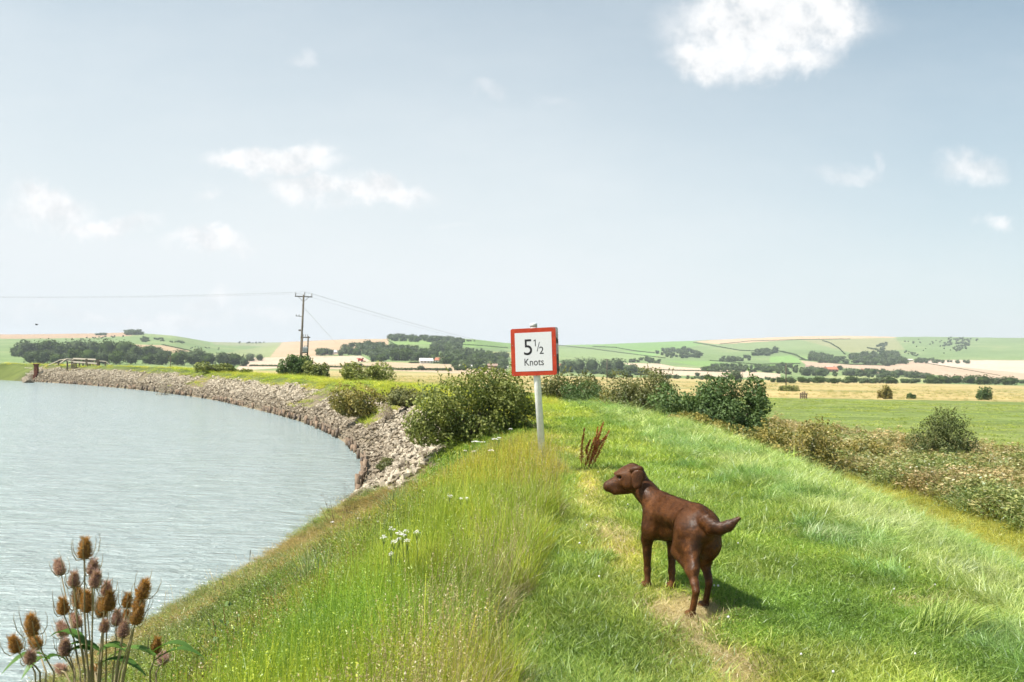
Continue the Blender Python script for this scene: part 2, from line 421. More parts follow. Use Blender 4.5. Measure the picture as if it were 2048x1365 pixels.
def survey(x, y, z):
    """bearing and elevation of world points seen from the levee, in photo pixels"""
    d = np.stack([x, y, z - EYE[2]], -1)
    w = d @ _f; w = np.where(w > 1e-3, w, 1e-3)
    return CXP + FPX * (d @ C_R) / w, CYP - FPX * (d @ C_U) / w
def land_colour(x, y, z):
    s = np.full(x.shape, 99.0); nr = (np.hypot(x, y) < 620)
    s[nr] = bank_s(x[nr], y[nr])
    r = np.hypot(x, y); c = np.zeros(x.shape + (3,))
    n1 = fbm(x / 14, y / 5, 21, 4); n2 = fbm(x / 60, y / 14, 22, 3); n3 = fbm(x / 2.5, y / 2.5, 23, 3)
    marsh = np.array([.47, .36, .17])[None] * (0.8 + 0.4 * n1[:, None])
    mg = smooth(0.5, 0.68, n2)[:, None] * 0.55; marsh = marsh * (1 - mg) + np.array([.2, .24, .1]) * mg
    far = smooth(300, 600, r)[:, None] * 0.3; marsh = marsh * (1 - far) + np.array([.52, .42, .24]) * far
    grn = np.array([.175, .225, .07])[None] * (0.8 + 0.4 * n1[:, None])
    k = smooth(-1, 1, y + 2.0 * (n3 - 0.5) - 149)[:, None]; gp = smooth(.52, .7, n2)[:, None] * .35
    grn = grn * (1 - gp) + np.array([.24, .26, .09]) * gp
    plain = grn * (1 - k) + marsh * k
    strip = smooth(0, 1, (y - (x * -0.5 + 78)) / 8) * smooth(0, -10, x)      # greener ground straight behind the far levee
    plain = plain * (1 - 0.0 * strip[:, None])
    # levee soil and thatch below the grass
    turf = np.array([.12, .15, .045])[None] * (0.75 + 0.5 * n3[:, None])
    straw = np.array([.58, .5, .3])[None] * (0.8 + 0.4 * n3[:, None])
    trail = np.exp(-((x - 1.03 - 0.12 * np.sin(y * 0.55)) / 0.3) ** 2) * smooth(45, 30, y) * smooth(.3, .5, n3)
    pt = np.zeros_like(x)
    for (cx, cy, rx, ry) in [(2.6, 5.75, .24, .11), (2.9, 6.0, .32, .11), (2.84, 9.0, .12, .32), (2.68, 8.1, .17, .26), (1.15, 4.6, .16, .4), (1.1, 5.5, .28, .35), (2.2, 7.3, .14, .1)]:
        pt = np.maximum(pt, smooth(1.2, .6, np.hypot((x - cx) / rx, (y - cy) / ry)))
    t = np.clip(trail + pt, 0, 1)[:, None]
    lev = turf * (1 - t) + straw * t
    mud = np.array([.16, .13, .09])
    b = (smooth(2.2, .6, s) * smooth(150, 120, y))[:, None]; lev = lev * (1 - b) + mud * b
    rr = (smooth(3.6, 3.0, s) * smooth(20, 23, y + s * .8) * smooth(175, 168, y))[:, None]; lev = lev * (1 - rr) + np.array([.2, .165, .12]) * rr
    hb = (smooth(11, 14, s) * smooth(27, 22, s) * smooth(80, 60, y))[:, None]
    lev = lev * (1 - hb) + np.array([.24, .21, .09]) * (0.7 + .6 * n3[:, None]) * hb
    q = smooth(17, 26, s + 3 * (n3 - .5))[:, None]
    c = np.where((s < 27)[:, None] & (r < 620)[:, None], lev * (1 - q) + plain * q, plain)
    # downs
    d = smooth(560, 700, r)[:, None]
    n4 = fbm(x / 90, y / 90, 31, 4)[:, None]
    dn = np.array(GREEN_DOWN)[None] * (0.8 + 0.4 * n4)
    dn = dn * (1 - smooth(.55, .75, n4) * .3) + np.array([.33, .31, .16]) * smooth(.55, .75, n4) * .3
    U, Vp = survey(x, y, z)
    fr = (y > 0) & (r > 520)
    isf = np.zeros(x.shape, bool)
    for poly, colr in FIELDS:
        m = fr & in_poly(U, Vp, poly); isf |= m
        dn[m] = np.array(colr)[None] * (0.93 + 0.14 * n4[m])
    base = c * (1 - d) + dn * d
    base[isf] = dn[isf]
    return base
def polar_sheet(r_list, az_list, closed=False):
    R, A = np.meshgrid(r_list, az_list, indexing='ij')
    X = (R * np.sin(A)).ravel(); Y = (R * np.cos(A)).ravel()
    n, m = len(r_list), len(az_list)
    i = np.arange(n - 1)[:, None] * m + np.arange(m - 1)[None]
    Q = np.stack([i, i + 1, i + m + 1, i + m], -1).reshape(-1, 4)[:, ::-1]
    if closed:
        j = np.arange(n - 1) * m + m - 1
        Q = np.concatenate([Q, np.stack([j, j - m + 1, j + 1, j + m], -1)[:, ::-1]])
    return X, Y, Q
D2 = math.radians
m_land, g = new_mat('land')
ca = g.n('ShaderNodeAttribute'); ca.attribute_name = 'col'
tc = g.n('ShaderNodeTexCoord').outputs['Object']
nf = g.noise(tc, 9.0, 8, 0.7); nm = g.noise(g.mapping(tc, (0.12, 0.35, 0.2)), 1.0, 8, 0.7)
nl = g.noise(g.mapping(tc, (0.02, 0.05, 0.02)), 1.0, 9, 0.75)
col = g.mix(1.0, ca.outputs['Color'], g.mix(g.remap(nf, .25, .75), (.62, .62, .6, 1), (1.3, 1.3, 1.25, 1)), 'MULTIPLY')
col = g.mix(1.0, col, g.mix(g.remap(nm, .3, .7), (.72, .76, .7, 1), (1.25, 1.2, 1.2, 1)), 'MULTIPLY')
col = g.mix(1.0, col, g.mix(g.remap(nl, .3, .7), (.86, .9, .85, 1), (1.12, 1.08, 1.1, 1)), 'MULTIPLY')
finish(g, principled(g, col, 0.9, 0.1, g.math('ADD', nf, g.math('MULTIPLY', nm, 3.0)), 0.6, 0.05))
def build_land():
    az = np.concatenate([np.arange(-180, -40, 4), np.arange(-40, -34, 1), np.arange(-34, 34, 0.3), np.arange(34, 40, 1), np.arange(40, 180, 4)])
    rr = [0.25]
    while rr[-1] < 600: rr.append(rr[-1] * 1.0155 + 0.004)
    rr[-1] = 600.0
    X, Y, Q = polar_sheet(np.array(rr), np.radians(az), True)
    X = np.append(X, 0.0); Y = np.append(Y, 0.0); ci = len(X) - 1; m = len(az)
    T = np.stack([np.arange(m), (np.arange(m) + 1) % m, np.full(m, ci)], -1)[:, ::-1]
    Z = height(X, Y)
    me = np_mesh('ground', np.stack([X, Y, Z], 1), Q, T, m_land, {'col': land_colour(X, Y, Z) * .95}, True)
    tag(obj('ground', me), 'grassy levee, river bank and flat marsh meadows', None, None, 'structure')
    az = np.concatenate([np.arange(-180, -40, 4), np.arange(-40, -34, 1), np.arange(-34, 34, 0.09), np.arange(34, 40, 1), np.arange(40, 180, 4)])
    rr = [600.0]
    while rr[-1] < 3300: rr.append(rr[-1] * 1.0085)
    rr += [3700, 4200, 4800, 5400]
    X, Y, Q = polar_sheet(np.array(rr), np.radians(az), True)
    Z = height(X, Y)
    me = np_mesh('hills', np.stack([X, Y, Z], 1), Q, None, m_land, {'col': land_colour(X, Y, Z) * .95}, True)
    tag(obj('hills', me), 'rolling chalk downs with green and harvested fields', None, None, 'structure')
build_land()

# water
m_water, g = new_mat('water')
tc = g.n('ShaderNodeTexCoord').outputs['Object']
w1 = g.noise(g.mapping(tc, (0.8, 2.4, 1), (0, 0, .25)), 1.0, 5, 0.6, 0.4)
w2 = g.noise(g.mapping(tc, (3.0, 7.5, 1), (0, 0, -.2)), 1.0, 4, 0.6, 0.3)
w3 = g.noise(g.mapping(tc, (.12, .3, 1), (0, 0, .1)), 1.0, 3, 0.5, 0.5)
hgt = g.math('ADD', g.math('MULTIPLY', w1, 1.0), g.math('MULTIPLY', w2, 0.35))
patch = g.remap(w3, .35, .65)
colw = g.mix(g.remap(w1, .38, .62), (.245, .305, .295, 1), (.31, .375, .37, 1))
colw = g.mix(g.math('MULTIPLY', patch, .5), colw, (.27, .33, .335, 1))
finish(g, principled(g, colw, 0.16, 0.5, hgt, 0.9, 0.38, IOR=1.333))
def build_water():
    X, Y, Q = polar_sheet(np.array([0.1, 5, 10, 20, 40, 80, 160, 320, 480]), np.radians(np.arange(0, 360, 6)), True)
    X = X - 60; Y = Y + 40
    X = np.minimum(X, 0)
    me = np_mesh('river_water', np.stack([X, Y, np.full(X.shape, WATER_Z)], 1), Q, None, m_water)
    me2 = bpy.data.meshes.new('river_water'); 
    me2.from_pydata([(-900, -500, WATER_Z), (0.0, -500, WATER_Z), (0.0, 420, WATER_Z), (-900, 420, WATER_Z)], [], [(0, 1, 2, 3)]); me2.materials.append(m_water)
    bpy.data.meshes.remove(me)
    tag(obj('river_water', me2), 'pale green tidal river water with small ripples', None, None, 'structure')
build_water()

# ------------------------------------------------------------------ grass and herbs
def blades(rng, n, h, spread, width, lean, bend=0.5, leandir=None, jitter=1.0, segs=3):
    """n tapered blades -> V, quads, tris, bt, br"""
    a = rng.uniform(0, 2 * np.pi, n); r = spread * np.sqrt(rng.uniform(0, 1, n))
    bx, by = r * np.cos(a), r * np.sin(a)
    H = h * rng.uniform(0.5, 1.1, n)
    ld = rng.uniform(0, 2 * np.pi, n) if leandir is None else leandir + rng.normal(0, 0.5, n)
    ln = lean * rng.uniform(0.2, 1.6, n) * jitter
    wd = rng.uniform(0, 2 * np.pi, n); w = width * rng.uniform(.6, 1.3, n)
    ts = np.linspace(0, 1, segs + 1)
    V = []; bt = []
    for k, t in enumerate(ts):
        hor = H * ln * (t ** (1 + bend * 2)); up = H * (t - 0.5 * np.minimum(ln, 1.6) * bend * t ** 2.2)
        cx = bx + np.cos(ld) * hor; cy = by + np.sin(ld) * hor
        ww = w * (1 - t ** 1.6) * 0.5 if k < segs else w * 0
        if k < segs:
            V.append(np.stack([cx - np.cos(wd) * ww, cy - np.sin(wd) * ww, up - .01], 1))
            V.append(np.stack([cx + np.cos(wd) * ww, cy + np.sin(wd) * ww, up - .01], 1)); bt += [t, t]
        else: V.append(np.stack([cx, cy, up - .01], 1)); bt.append(1.0)
    m = len(V); V = np.stack(V, 1).reshape(-1, 3)
    o = np.arange(n)[:, None] * m
    Q = np.concatenate([o + np.array([[2 * k, 2 * k + 1, 2 * k + 3, 2 * k + 2]]) for k in range(segs - 1)]) if segs > 1 else np.zeros((0, 4), int)
    T = o + np.array([[2 * segs - 2, 2 * segs - 1, 2 * segs]])
    return V, Q, T, np.tile(bt, n), np.repeat(rng.uniform(0, 1, n), m)
def leaves_at(rng, P, size, elong=1.5, nrm=None, fold=0.25):
    """a small folded leaf (2 triangles) at each point"""
    n = len(P); d = rng.normal(0, 1, (n, 3))
    if nrm is not None: d = d * 0.75 + nrm
    d /= np.linalg.norm(d, axis=1)[:, None]
    t = rng.normal(0, 1, (n, 3)); a = np.cross(d, t); a /= np.linalg.norm(a, axis=1)[:, None] + 1e-9
    b = np.cross(d, a); s = (size * rng.uniform(.6, 1.3, n))[:, None]
    V = np.stack([P - a * s * elong * .5, P + b * s * .5 + d * s * fold * .4, P + a * s * elong * .5, P - b * s * .5 + d * s * fold * .4], 1).reshape(-1, 3)
    o = np.arange(n)[:, None] * 4
    T = np.concatenate([o + np.array([[0, 1, 2]]), o + np.array([[0, 2, 3]])])
    return V, T, np.repeat(rng.uniform(0, 1, n), 4)
def merge(parts):
    """parts: list of (V, Q, T, bt, br)"""
    Vs = []; Qs = []; Ts = []; bts = []; brs = []; n = 0
    for V, Q, T, bt, br in parts:
        Vs.append(V)
        if Q is not None and len(Q): Qs.append(Q + n)
        if T is not None and len(T): Ts.append(T + n)
        bts.append(bt); brs.append(br); n += len(V)
    return np.concatenate(Vs), (np.concatenate(Qs) if Qs else None), (np.concatenate(Ts) if Ts else None), {'bt': np.concatenate(bts), 'br': np.concatenate(brs)}
def stems(rng, pts_list, w):
    """thin upright strips along given polylines"""
    out = []
    for pts in pts_list:
        pts = np.asarray(pts, float); a = rng.uniform(0, np.pi); d = np.array([np.cos(a), np.sin(a), 0]) * w / 2; m = len(pts)
        V = np.stack([pts - d, pts + d], 1).reshape(-1, 3)
        Q = np.array([[2 * i, 2 * i + 1, 2 * i + 3, 2 * i + 2] for i in range(m - 1)])
        out.append((V, Q, None, np.full(len(V), .5), np.full(len(V), rng.uniform())))
    return out
def tuft_mesh(name, mat, parts):
    V, Q, T, at_ = merge(parts); return np_mesh(name, V, Q, T, mat, at_)

MG_lawn = leaf_mat('grass_blades', (.08, .15, .012), (.46, .56, .10), True, .34, .04, (.44, .45, .16))
MG_long = leaf_mat('long_grass_blades', (.09, .17, .02), (.56, .66, .22), True, .34, .06, (.62, .62, .3))
MG_tall = leaf_mat('tall_grass_blades', (.14, .22, .02), (.62, .66, .09), True, .34, .04, (.68, .62, .16))
MG_dry = leaf_mat('dry_grass_blades', (.36, .29, .13), (.62, .52, .3), True, .35, .05)
MG_herb = leaf_mat('herb_leaves', (.10, .14, .03), (.36, .35, .12), True, .3, .05, (.42, .28, .14))
MG_reed = leaf_mat('thistle_and_reed_leaves', (.13, .16, .06), (.34, .3, .17), True, .3, .05, (.5, .38, .27))
MG_clover = leaf_mat('clover_leaves', (.12, .22, .03), (.28, .42, .07), True, .4, .02)

def hooked(rng, n, h, w=.004):          # seed-headed stems
    st = []; hd = []
    for i in range(n):
        x, y = rng.normal(0, .07, 2); H = h * rng.uniform(.8, 1.25); a = rng.uniform(0, 6.28); l = rng.uniform(.02, .14) * H
        p = [np.array([x + math.cos(a) * l * t * t, y + math.sin(a) * l * t * t, H * t]) for t in (0, .4, .75, 1)]
        st += stems(rng, [p], w * .55)
        e = p[-1]; d = (p[-1] - p[-2]); d /= np.linalg.norm(d)
        k = 12; P = e[None] + d[None] * np.linspace(-.03, .06, k)[:, None] * rng.uniform(.7, 1.3) + rng.normal(0, .002, (k, 3))
        V, T, br = leaves_at(rng, P, .0046, 2.6); hd.append((V, None, T, np.full(len(V), .45), br * .5 + .2))
    return st + hd
def herb_parts(rng, h, n_st, leaf, n_leaf, spread=.12):
    st = []; P = []
    for i in range(n_st):
        a = rng.uniform(0, 6.28); H = h * rng.uniform(.6, 1.15); sp = spread * rng.uniform(.3, 1); c = np.array([math.cos(a), math.sin(a), 0])
        pts = [c * sp * .3 + (c * sp * t + np.array([0, 0, H * t ** .85])) for t in (0, .35, .7, 1)]
        st += stems(rng, [pts], .004)
        for q in range(n_leaf // n_st):
            t = rng.uniform(.15, 1.02); P.append(c * sp * (.3 + t) + np.array([0, 0, H * t ** .85]) + rng.normal(0, .02 + .02 * (1 - t), 3))
    V, T, br = leaves_at(rng, np.array(P), leaf, 1.9)
    return st + [(V, None, T, np.repeat(rng.uniform(0, 1, len(P)), 4), br)]
def variants(nm, mat, fn, k=4):
    res = []
    for i in range(k):
        rng = np.random.default_rng(100 + i * 13 + len(nm)); res.append(tuft_mesh('%s_%d' % (nm, i), mat, fn(rng)))
    return res
K_LAWN = variants('lawn_tuft', MG_lawn, lambda r: [blades(r, 52, .095, .17, .0068, 1.1, .45)])
K_LUSH = variants('lush_tuft', MG_lawn, lambda r: [blades(r, 50, .15, .14, .007, .9, .5)])
K_CLOV = variants('clover_patch', MG_clover, lambda r: [(lambda P: (lambda L: (L[0], None, L[1], np.zeros(len(L[0])), L[2]))(leaves_at(r, P, .011, 1.0, np.array([[0, 0, 1.2]]))))(np.stack([r.normal(0, .1, 90), r.normal(0, .1, 90), r.uniform(.02, .05, 90)], 1)), blades(r, 46, .09, .16, .004, .8, .4)], 3)
K_LONG = variants('lodged_tuft', MG_long, lambda r: [blades(r, 40, .36, .12, .0085, 1.35, .75, 0.2, 1.0, 4)])
K_TALL = variants('tall_tuft', MG_tall, lambda r: [blades(r, 66, .43, .15, .006, .6, .55, None, 1.0, 4)] + hooked(r, 1, .46), 5)
K_GOLD = variants('gold_tuft', MG_tall, lambda r: [blades(r, 44, .3, .13, .0045, .3, .4, None, 1.0, 3)] + hooked(r, 5, .4, .004), 5)
K_DRY = variants('dry_tuft', MG_dry, lambda r: [blades(r, 54, .3, .12, .0032, .6, .5, None, 1.2, 4)] + hooked(r, 2, .4), 4)
K_STRAW = variants('straw_mat', MG_dry, lambda r: [blades(r, 46, .07, .16, .004, 2.2, .5)], 3)
K_HERB = variants('herb_clump', MG_herb, lambda r: herb_parts(r, .27, 15, .0085, 560, .15), 6)
K_REED = variants('reed_clump', MG_reed, lambda r: [blades(r, 34, .8, .2, .01, .35, .5, None, 1, 4)] + herb_parts(r, .8, 10, .028, 330, .2), 4)

def rand_rot(n, tilt=.12):
    return np.stack([RNG.normal(0, tilt, n), RNG.normal(0, tilt, n), RNG.uniform(0, 2 * np.pi, n)], 1)
PROTO = {}
def scatter(name, meshes, P, scale, rot, tint, label, parent=None, kind='stuff', hs=None):
    """one object of many copies: points carrying turn, size and tint, filled by geometry nodes"""
    n = len(P)
    if n == 0: return None
    me = bpy.data.meshes.new(name); me.vertices.add(n); me.vertices.foreach_set('co', np.asarray(P, np.float32).ravel())
    def av(k, a, ty):
        a_ = me.attributes.new(k, ty, 'POINT')
        if ty == 'INT': a_.data.foreach_set('value', np.asarray(a, np.int32))
        else: a_.data.foreach_set('vector', np.asarray(a, np.float32).ravel())
    sc = np.asarray(scale); sc = np.repeat(sc[:, None], 3, 1) if sc.ndim == 1 else sc
    av('rot', rot, 'FLOAT_VECTOR'); av('scl', sc, 'FLOAT_VECTOR'); av('tint', tint, 'FLOAT_VECTOR')
    av('vid', RNG.integers(0, len(meshes), n), 'INT')
    o = obj(name, me, parent)
    key = meshes[0].name
    if key not in PROTO:
        c = bpy.data.collections.new('kinds_' + key)
        for i, m in enumerate(meshes):
            q = bpy.data.objects.new('%s_%02d' % (key, i), m); c.objects.link(q)
        PROTO[key] = c
    nt = bpy.data.node_groups.new(name, 'GeometryNodeTree')
    nt.interface.new_socket('Geometry', in_out='INPUT', socket_type='NodeSocketGeometry')
    nt.interface.new_socket('Geometry', in_out='OUTPUT', socket_type='NodeSocketGeometry')
    N = nt.nodes; L = nt.links
    gi = N.new('NodeGroupInput'); go = N.new('NodeGroupOutput')
    ci = N.new('GeometryNodeCollectionInfo'); ci.inputs[0].default_value = PROTO[key]; ci.inputs['Separate Children'].default_value = True; ci.inputs['Reset Children'].default_value = True
    ip = N.new('GeometryNodeInstanceOnPoints'); ip.inputs['Pick Instance'].default_value = True
    def na(k, ty):
        a = N.new('GeometryNodeInputNamedAttribute'); a.data_type = ty; a.inputs[0].default_value = k; return a.outputs[0]
    L.new(gi.outputs[0], ip.inputs['Points']); L.new(ci.outputs[0], ip.inputs['Instance'])
    L.new(na('vid', 'INT'), ip.inputs['Instance Index']); L.new(na('scl', 'FLOAT_VECTOR'), ip.inputs['Scale'])
    er = N.new('FunctionNodeEulerToRotation'); L.new(na('rot', 'FLOAT_VECTOR'), er.inputs[0]); L.new(er.outputs[0], ip.inputs['Rotation'])
    L.new(ip.outputs[0], go.inputs[0])
    md = o.modifiers.new('spread', 'NODES'); md.node_group = nt
    return tag(o, label, None, None, kind)

DOG_C = np.array([1.10, 5.71])
LOWER = ('tall_grass', 'golden_grass', 'dry_grass', 'bank_weeds', 'bank_grass')
def grow():
    # candidate points: denser near, thinning and growing with distance
    def cand(n, r0, r1, half=37, power=1.0):
        u = RNG.uniform(0, 1, n); r = r0 * (r1 / r0) ** u if power == 1 else (r0 ** power + u * (r1 ** power - r0 ** power)) ** (1 / power)
        a = np.radians(RNG.uniform(-half, half, n)); x = r * np.sin(a); y = r * np.cos(a)
        return x, y, r
    x, y, r = cand(74000, 1.6, 62)
    s = bank_s(x, y); z = height(x, y)
    n1 = fbm(x / .9, y / .9, 41, 4); n2 = fbm(x / 2.6, y / 2.6, 42, 3); n3 = fbm(x / .35, y / .35, 43, 2)
    grow_s = np.clip(r / 7.5, 0.82, 4.5) ** 0.75
    xb = np.interp(y, [0, 4, 7, 12, 20, 30], [-.35, -.15, .18, .55, .75, .6]) + (n1 - .5) * .7
    trail = np.exp(-((x - 1.03 - 0.12 * np.sin(y * 0.55)) / 0.27) ** 2) * (y < 35)
    pt = np.zeros_like(x)
    for (cx, cy, rx, ry) in [(2.6, 5.75, .24, .11), (2.9, 6.0, .32, .11), (2.84, 9.0, .12, .32), (2.68, 8.1, .17, .26), (1.15, 4.6, .16, .4), (1.1, 5.5, .28, .35), (2.2, 7.3, .14, .1)]:
        pt = np.maximum(pt, smooth(1.3, .5, np.hypot((x - cx) / rx, (y - cy) / ry) + (n3 - .5)))
    worn = np.clip(trail * smooth(.35, .6, n2) * .8 + pt, 0, 1)
    far = y > 24
    land = s > .25
    rock = (s < 3.3 + (n2 - .5) * 1.0) & (y + s * 1.6 > 24 + (n2 - .5) * 3)
    tall = land & ~rock & (((x < xb) & (y < 17 + x * 1.5) & (s > 3.2)) | (far & (s < 5.3)))
    bank = land & ~rock & (s <= 3.2) & (y < 30)
    should = (x > 3.0 + (n1 - .5) * 1.6 - smooth(6, 2, y) * 0.2) & (s < 14.5) & (s > 7) & (y < 44)
    lawn = land & (s > 3.3) & (s < 14.6) & ~tall & ~should & ~rock & (~far | (s > 5.3))
    foot = (s >= 14.0) & (s < 20.5 + (n2 - .5) * 3) & (y < 48)
    belt = (s >= 18.8 + (n2 - .5) * 4) & (s < 31 + (n2 - .5) * 3) & (y < 56) & (y > 14)
    keep = RNG.uniform(0, 1, len(x))
    def put(nm, meshes, m, sc, tint, label, tilt=.1, zs=None):
        k = int(m.sum())
        if not k: return
        P = np.stack([x[m], y[m], z[m]], 1); f = grow_s[m] * sc * RNG.uniform(.8, 1.2, k)
        S = np.stack([f, f, np.minimum(f, (1.25 * sc if zs is None else zs) * RNG.uniform(.75, 1.2, k))], 1)
        if nm in LOWER: S[:, 2] *= (.75 + .5 * n1[m]) * np.interp(s[m], [0, 2.5, 4, 5.5], [.4, .45, .65, 1.0]) * np.interp(y[m], [0, 6, 9, 15, 20], [1.25, 1.2, 1, .7, .5])
        scatter(nm, meshes, P, S, rand_rot(k, tilt), tint[m] * (.62 + .76 * n3[m][:, None]) * RNG.uniform(.8, 1.2, (k, 1)), label)
    T = lambda a, b, w: np.array(a)[None] * (1 - w[:, None]) + np.array(b)[None] * w[:, None]
    # mown path
    m = lawn & (keep > worn * .93) & (keep < .93)
    w = smooth(.3, .7, n2 * .5 + n1 * .5); tl = T((.62, .86, .6), (1.3, 1.28, .95), w) * T((1, 1, 1), (1.35, 1.12, 1.1), np.clip(trail * .9 + worn, 0, 1))
    tl = tl * T((1, 1, 1), (1.12, 1.06, .9), smooth(9, 22, y))
    put('mown_grass', K_LAWN, m, 1.0, tl, 'short green grass of the path along the levee top')
    lush = lawn & (n2 > .56) & (n1 > .5) & (worn < .3) & (keep < .5) & (r < 25)
    put('lush_grass', K_LUSH, lush, 1.0, T((.75, .95, .8), (.9, 1.05, .8), w), 'tufts of darker lush grass in the path')
    clov = lawn & (n1 < .47) & (x > 1.3) & (worn < .3) & (r < 12) & (keep < .7)
    put('clover_cover', K_CLOV, clov, 1.0, T((1, 1, 1), (1.15, 1.1, 1), w), 'dark clover leaves growing in the path')
    stw = ((lawn & (worn > .25) & (keep < .75)) | (should & (pt > .3) & (keep < .7)))
    put('dead_straw', K_STRAW, stw, 1.0, T((1.2, 1.2, 1.2), (1.4, 1.38, 1.35), w), 'dead straw lying in the worn middle of the path')
    # shoulder of long lodged grass
    sw = smooth(.35, .65, n1)
    put('long_grass', K_LONG, should & (keep < .72) & (pt < .6), .62, T((.6, .85, .55), (1.2, 1.2, 1.1), sw), 'long pale grass blown over along the levee shoulder', .25)
    put('short_grass_on_shoulder', K_LAWN, should & (keep > .35), 1.25, T((.8, .95, .8), (1.1, 1.15, .95), sw), 'bright short grass between the long tufts of the shoulder', .15)
    # tall meadow grass left of the path
    gold = smooth(7.5, 11.5, y + (n2 - .5) * 5) * smooth(2.0, 4.2, s)
    edge_dry = .8 * np.exp(-((x - xb + .15) / .2) ** 2) * (y < 16) * smooth(.38, .55, n2)
    tt = T((.5, .82, .5), (1.08, 1.14, .78), smooth(.3, .7, n1 * .6 + n2 * .4)) * T((1, 1, 1), (1.1, .98, .9), smooth(.5, .62, n3))
    gold = np.maximum(gold, .14 * smooth(.5, .64, n1) * (s > 4.6))
    mixz = smooth(5.75, 4.5, s + (n2 - .5) * 1.6) * (y < 17)          # weeds creep up the bank in patches
    gap = np.exp(-((x + .12 - (y - 4.6) * .06) / .10) ** 2) * (y < 6.2)
    a_ = tall & (keep > gold * .8) & (RNG.uniform(0, 1, len(x)) > mixz * .85) & (RNG.uniform(0, 1, len(x)) > gap * .9) & (keep > edge_dry * .75)
    put('tall_grass', K_TALL, a_ & (y < 28) & (s > 3.2) & (keep < .96), .82 * 1.0, tt, 'tall green meadow grass left of the path', .1)
    put('golden_grass', K_GOLD, tall & (keep < gold) & (y < 30), .78, T((.92, .78, .6), (1.12, .9, .65), w), 'ripe golden grass round the speed sign', .1)
    put('dry_grass', K_DRY, ((tall | lawn) & (edge_dry > .4) & (keep < .45)) | (tall & (n1 > .7) & (keep < .22)), .9, T((1, 1, 1), (1.1, 1.05, 1.0), w), 'bleached dry grass between the path and the tall grass', .18)
    put('far_bank_grass', K_TALL, tall & far, .8, T((1.0, 1.05, .7), (1.35, 1.2, .8), w), 'rough grass on the crest of the far levee', .1, .7)
    # weeds of the lower bank
    bw = smooth(.4, .62, n2)
    put('bank_weeds', K_HERB, (bank & (keep < .9)) | (tall & (mixz > .5) & (keep < .42)), 1.0, T((1.12, .92, .66), (.72, .92, .55), smooth(.38, .58, n1)), 'brownish green weeds on the river bank', .15)
    put('bank_grass', K_TALL, (bank | (mixz > .3) & tall) & (n1 > .5) & (keep < .5) & (y < 30), .66, T((.6, .85, .7), (1.0, .9, .65), bw), 'blue green grass clumps on the river bank', .15)
    put('bank_straw', K_DRY, (bank | (mixz > .3) & tall) & (n3 > .62) & (keep > .6), .66, T((1, .95, .85), (1.05, .9, .75), bw), 'dead stalks among the bank weeds', .3)
    # yellow grass at the foot, then the belt of thistles and reeds
    x, y, r = cand(26000, 14, 75, 37); 
    sel = x > 2; x, y, r = x[sel], y[sel], r[sel]
    s = bank_s(x, y); z = height(x, y); n1 = fbm(x / 1.6, y / 1.6, 44, 3); n2 = fbm(x / 4.5, y / 4.5, 45, 3); keep = RNG.uniform(0, 1, len(x))
    grow_s = np.clip(r / 16, 0.8, 3) ** .8
    w = smooth(.35, .65, n1)
    d_ = locals()
    def put2(nm, meshes, m, sc, tint, label, tilt=.1, zs=1.0):
        k = int(m.sum())
        if not k: return
        P = np.stack([x[m], y[m], z[m]], 1); f = grow_s[m] * sc * RNG.uniform(.8, 1.2, k)
        S = np.stack([f * 1.6, f * 1.6, np.minimum(f, zs) * RNG.uniform(.7, 1.15, k)], 1)
        scatter(nm, meshes, P, S, rand_rot(k, tilt), tint[m] * RNG.uniform(.85, 1.15, (k, 1)), label)
    foot = (s > 12.5) & (s < 20 + (n2 - .5) * 4) & (y < 50)
    put2('yellow_grass', K_GOLD, foot & (keep < .75), .8, T((.95, .85, .6), (1.15, 1.0, .7), w), 'yellow ripe grass at the foot of the levee', .1, .8)
    put2('foot_grass', K_LONG, foot & (keep > .6), 1.0, T((1.1, 1.0, .6), (1.3, 1.15, .75), w), 'pale grass at the foot of the levee', .15, .6)
    belt = (s >= 18.6 + (n2 - .5) * 3) & (s < 30 + (n2 - .5) * 5) & (y < 62)
    pk = smooth(.36, .52, n2 * .5 + n1 * .5)
    put2('thistle_belt', K_REED, belt & (keep < .9), .95, T((1.0, 1.25, .7), (1.42, 1.28, 1.0), pk), 'pinkish brown thistles and reeds below the levee', .14, 1.0)
    put2('dark_belt_herbs', K_HERB, belt & (pk < .5) & (keep > .45), 2.2, T((.7, 1.0, .7), (.9, 1.1, .8), w), 'dark green herbs among the thistles', .14, 2.2)
    # rough tussocks over the far meadows
    x, y, r = cand(9000, 45, 150, 36, 2.0); m0 = x > 4; x, y, r = x[m0], y[m0], r[m0]
    s = bank_s(x, y); z = height(x, y); n2 = fbm(x / 5, y / 2.5, 46, 3); keep = RNG.uniform(0, 1, len(x)); grow_s = np.full(len(x), 1.0); w = smooth(.35, .65, n2)
    put2('meadow_grass', K_LAWN, (s > 26) & (y < 149) & (n2 > .45), 2.6, T((.8, .95, .8), (1.25, 1.15, 1.0), w), 'grazed green meadow grass beyond the thistles', .1, 1.6)
    x, y, r = cand(15000, 150, 420, 36); s = bank_s(x, y); z = height(x, y); n2 = fbm(x / 30, y / 12, 47, 3); keep = RNG.uniform(0, 1, len(x)); w = smooth(.35, .65, n2); grow_s = np.clip(r / 150, 1, 3)
    put2('marsh_grass', K_DRY, (s > 14) & (y > 150) & (n2 > .5) & (keep < .6), 1.6, T((.95, .9, .7), (.75, .9, .55), w), 'tawny tussocks of the marsh', .1, 2.0)
    x, y, r = cand(26000, 30, 260, 34); s = bank_s(x, y); tg = fbm(x / 6 + 9, y / 6, 62, 2) > .67; ok = ((s > 2.9) | ((s > 1.0) & tg)) & (s < 13) & (y > 28) & (x < 2); x, y, r, s = x[ok], y[ok], r[ok], s[ok]
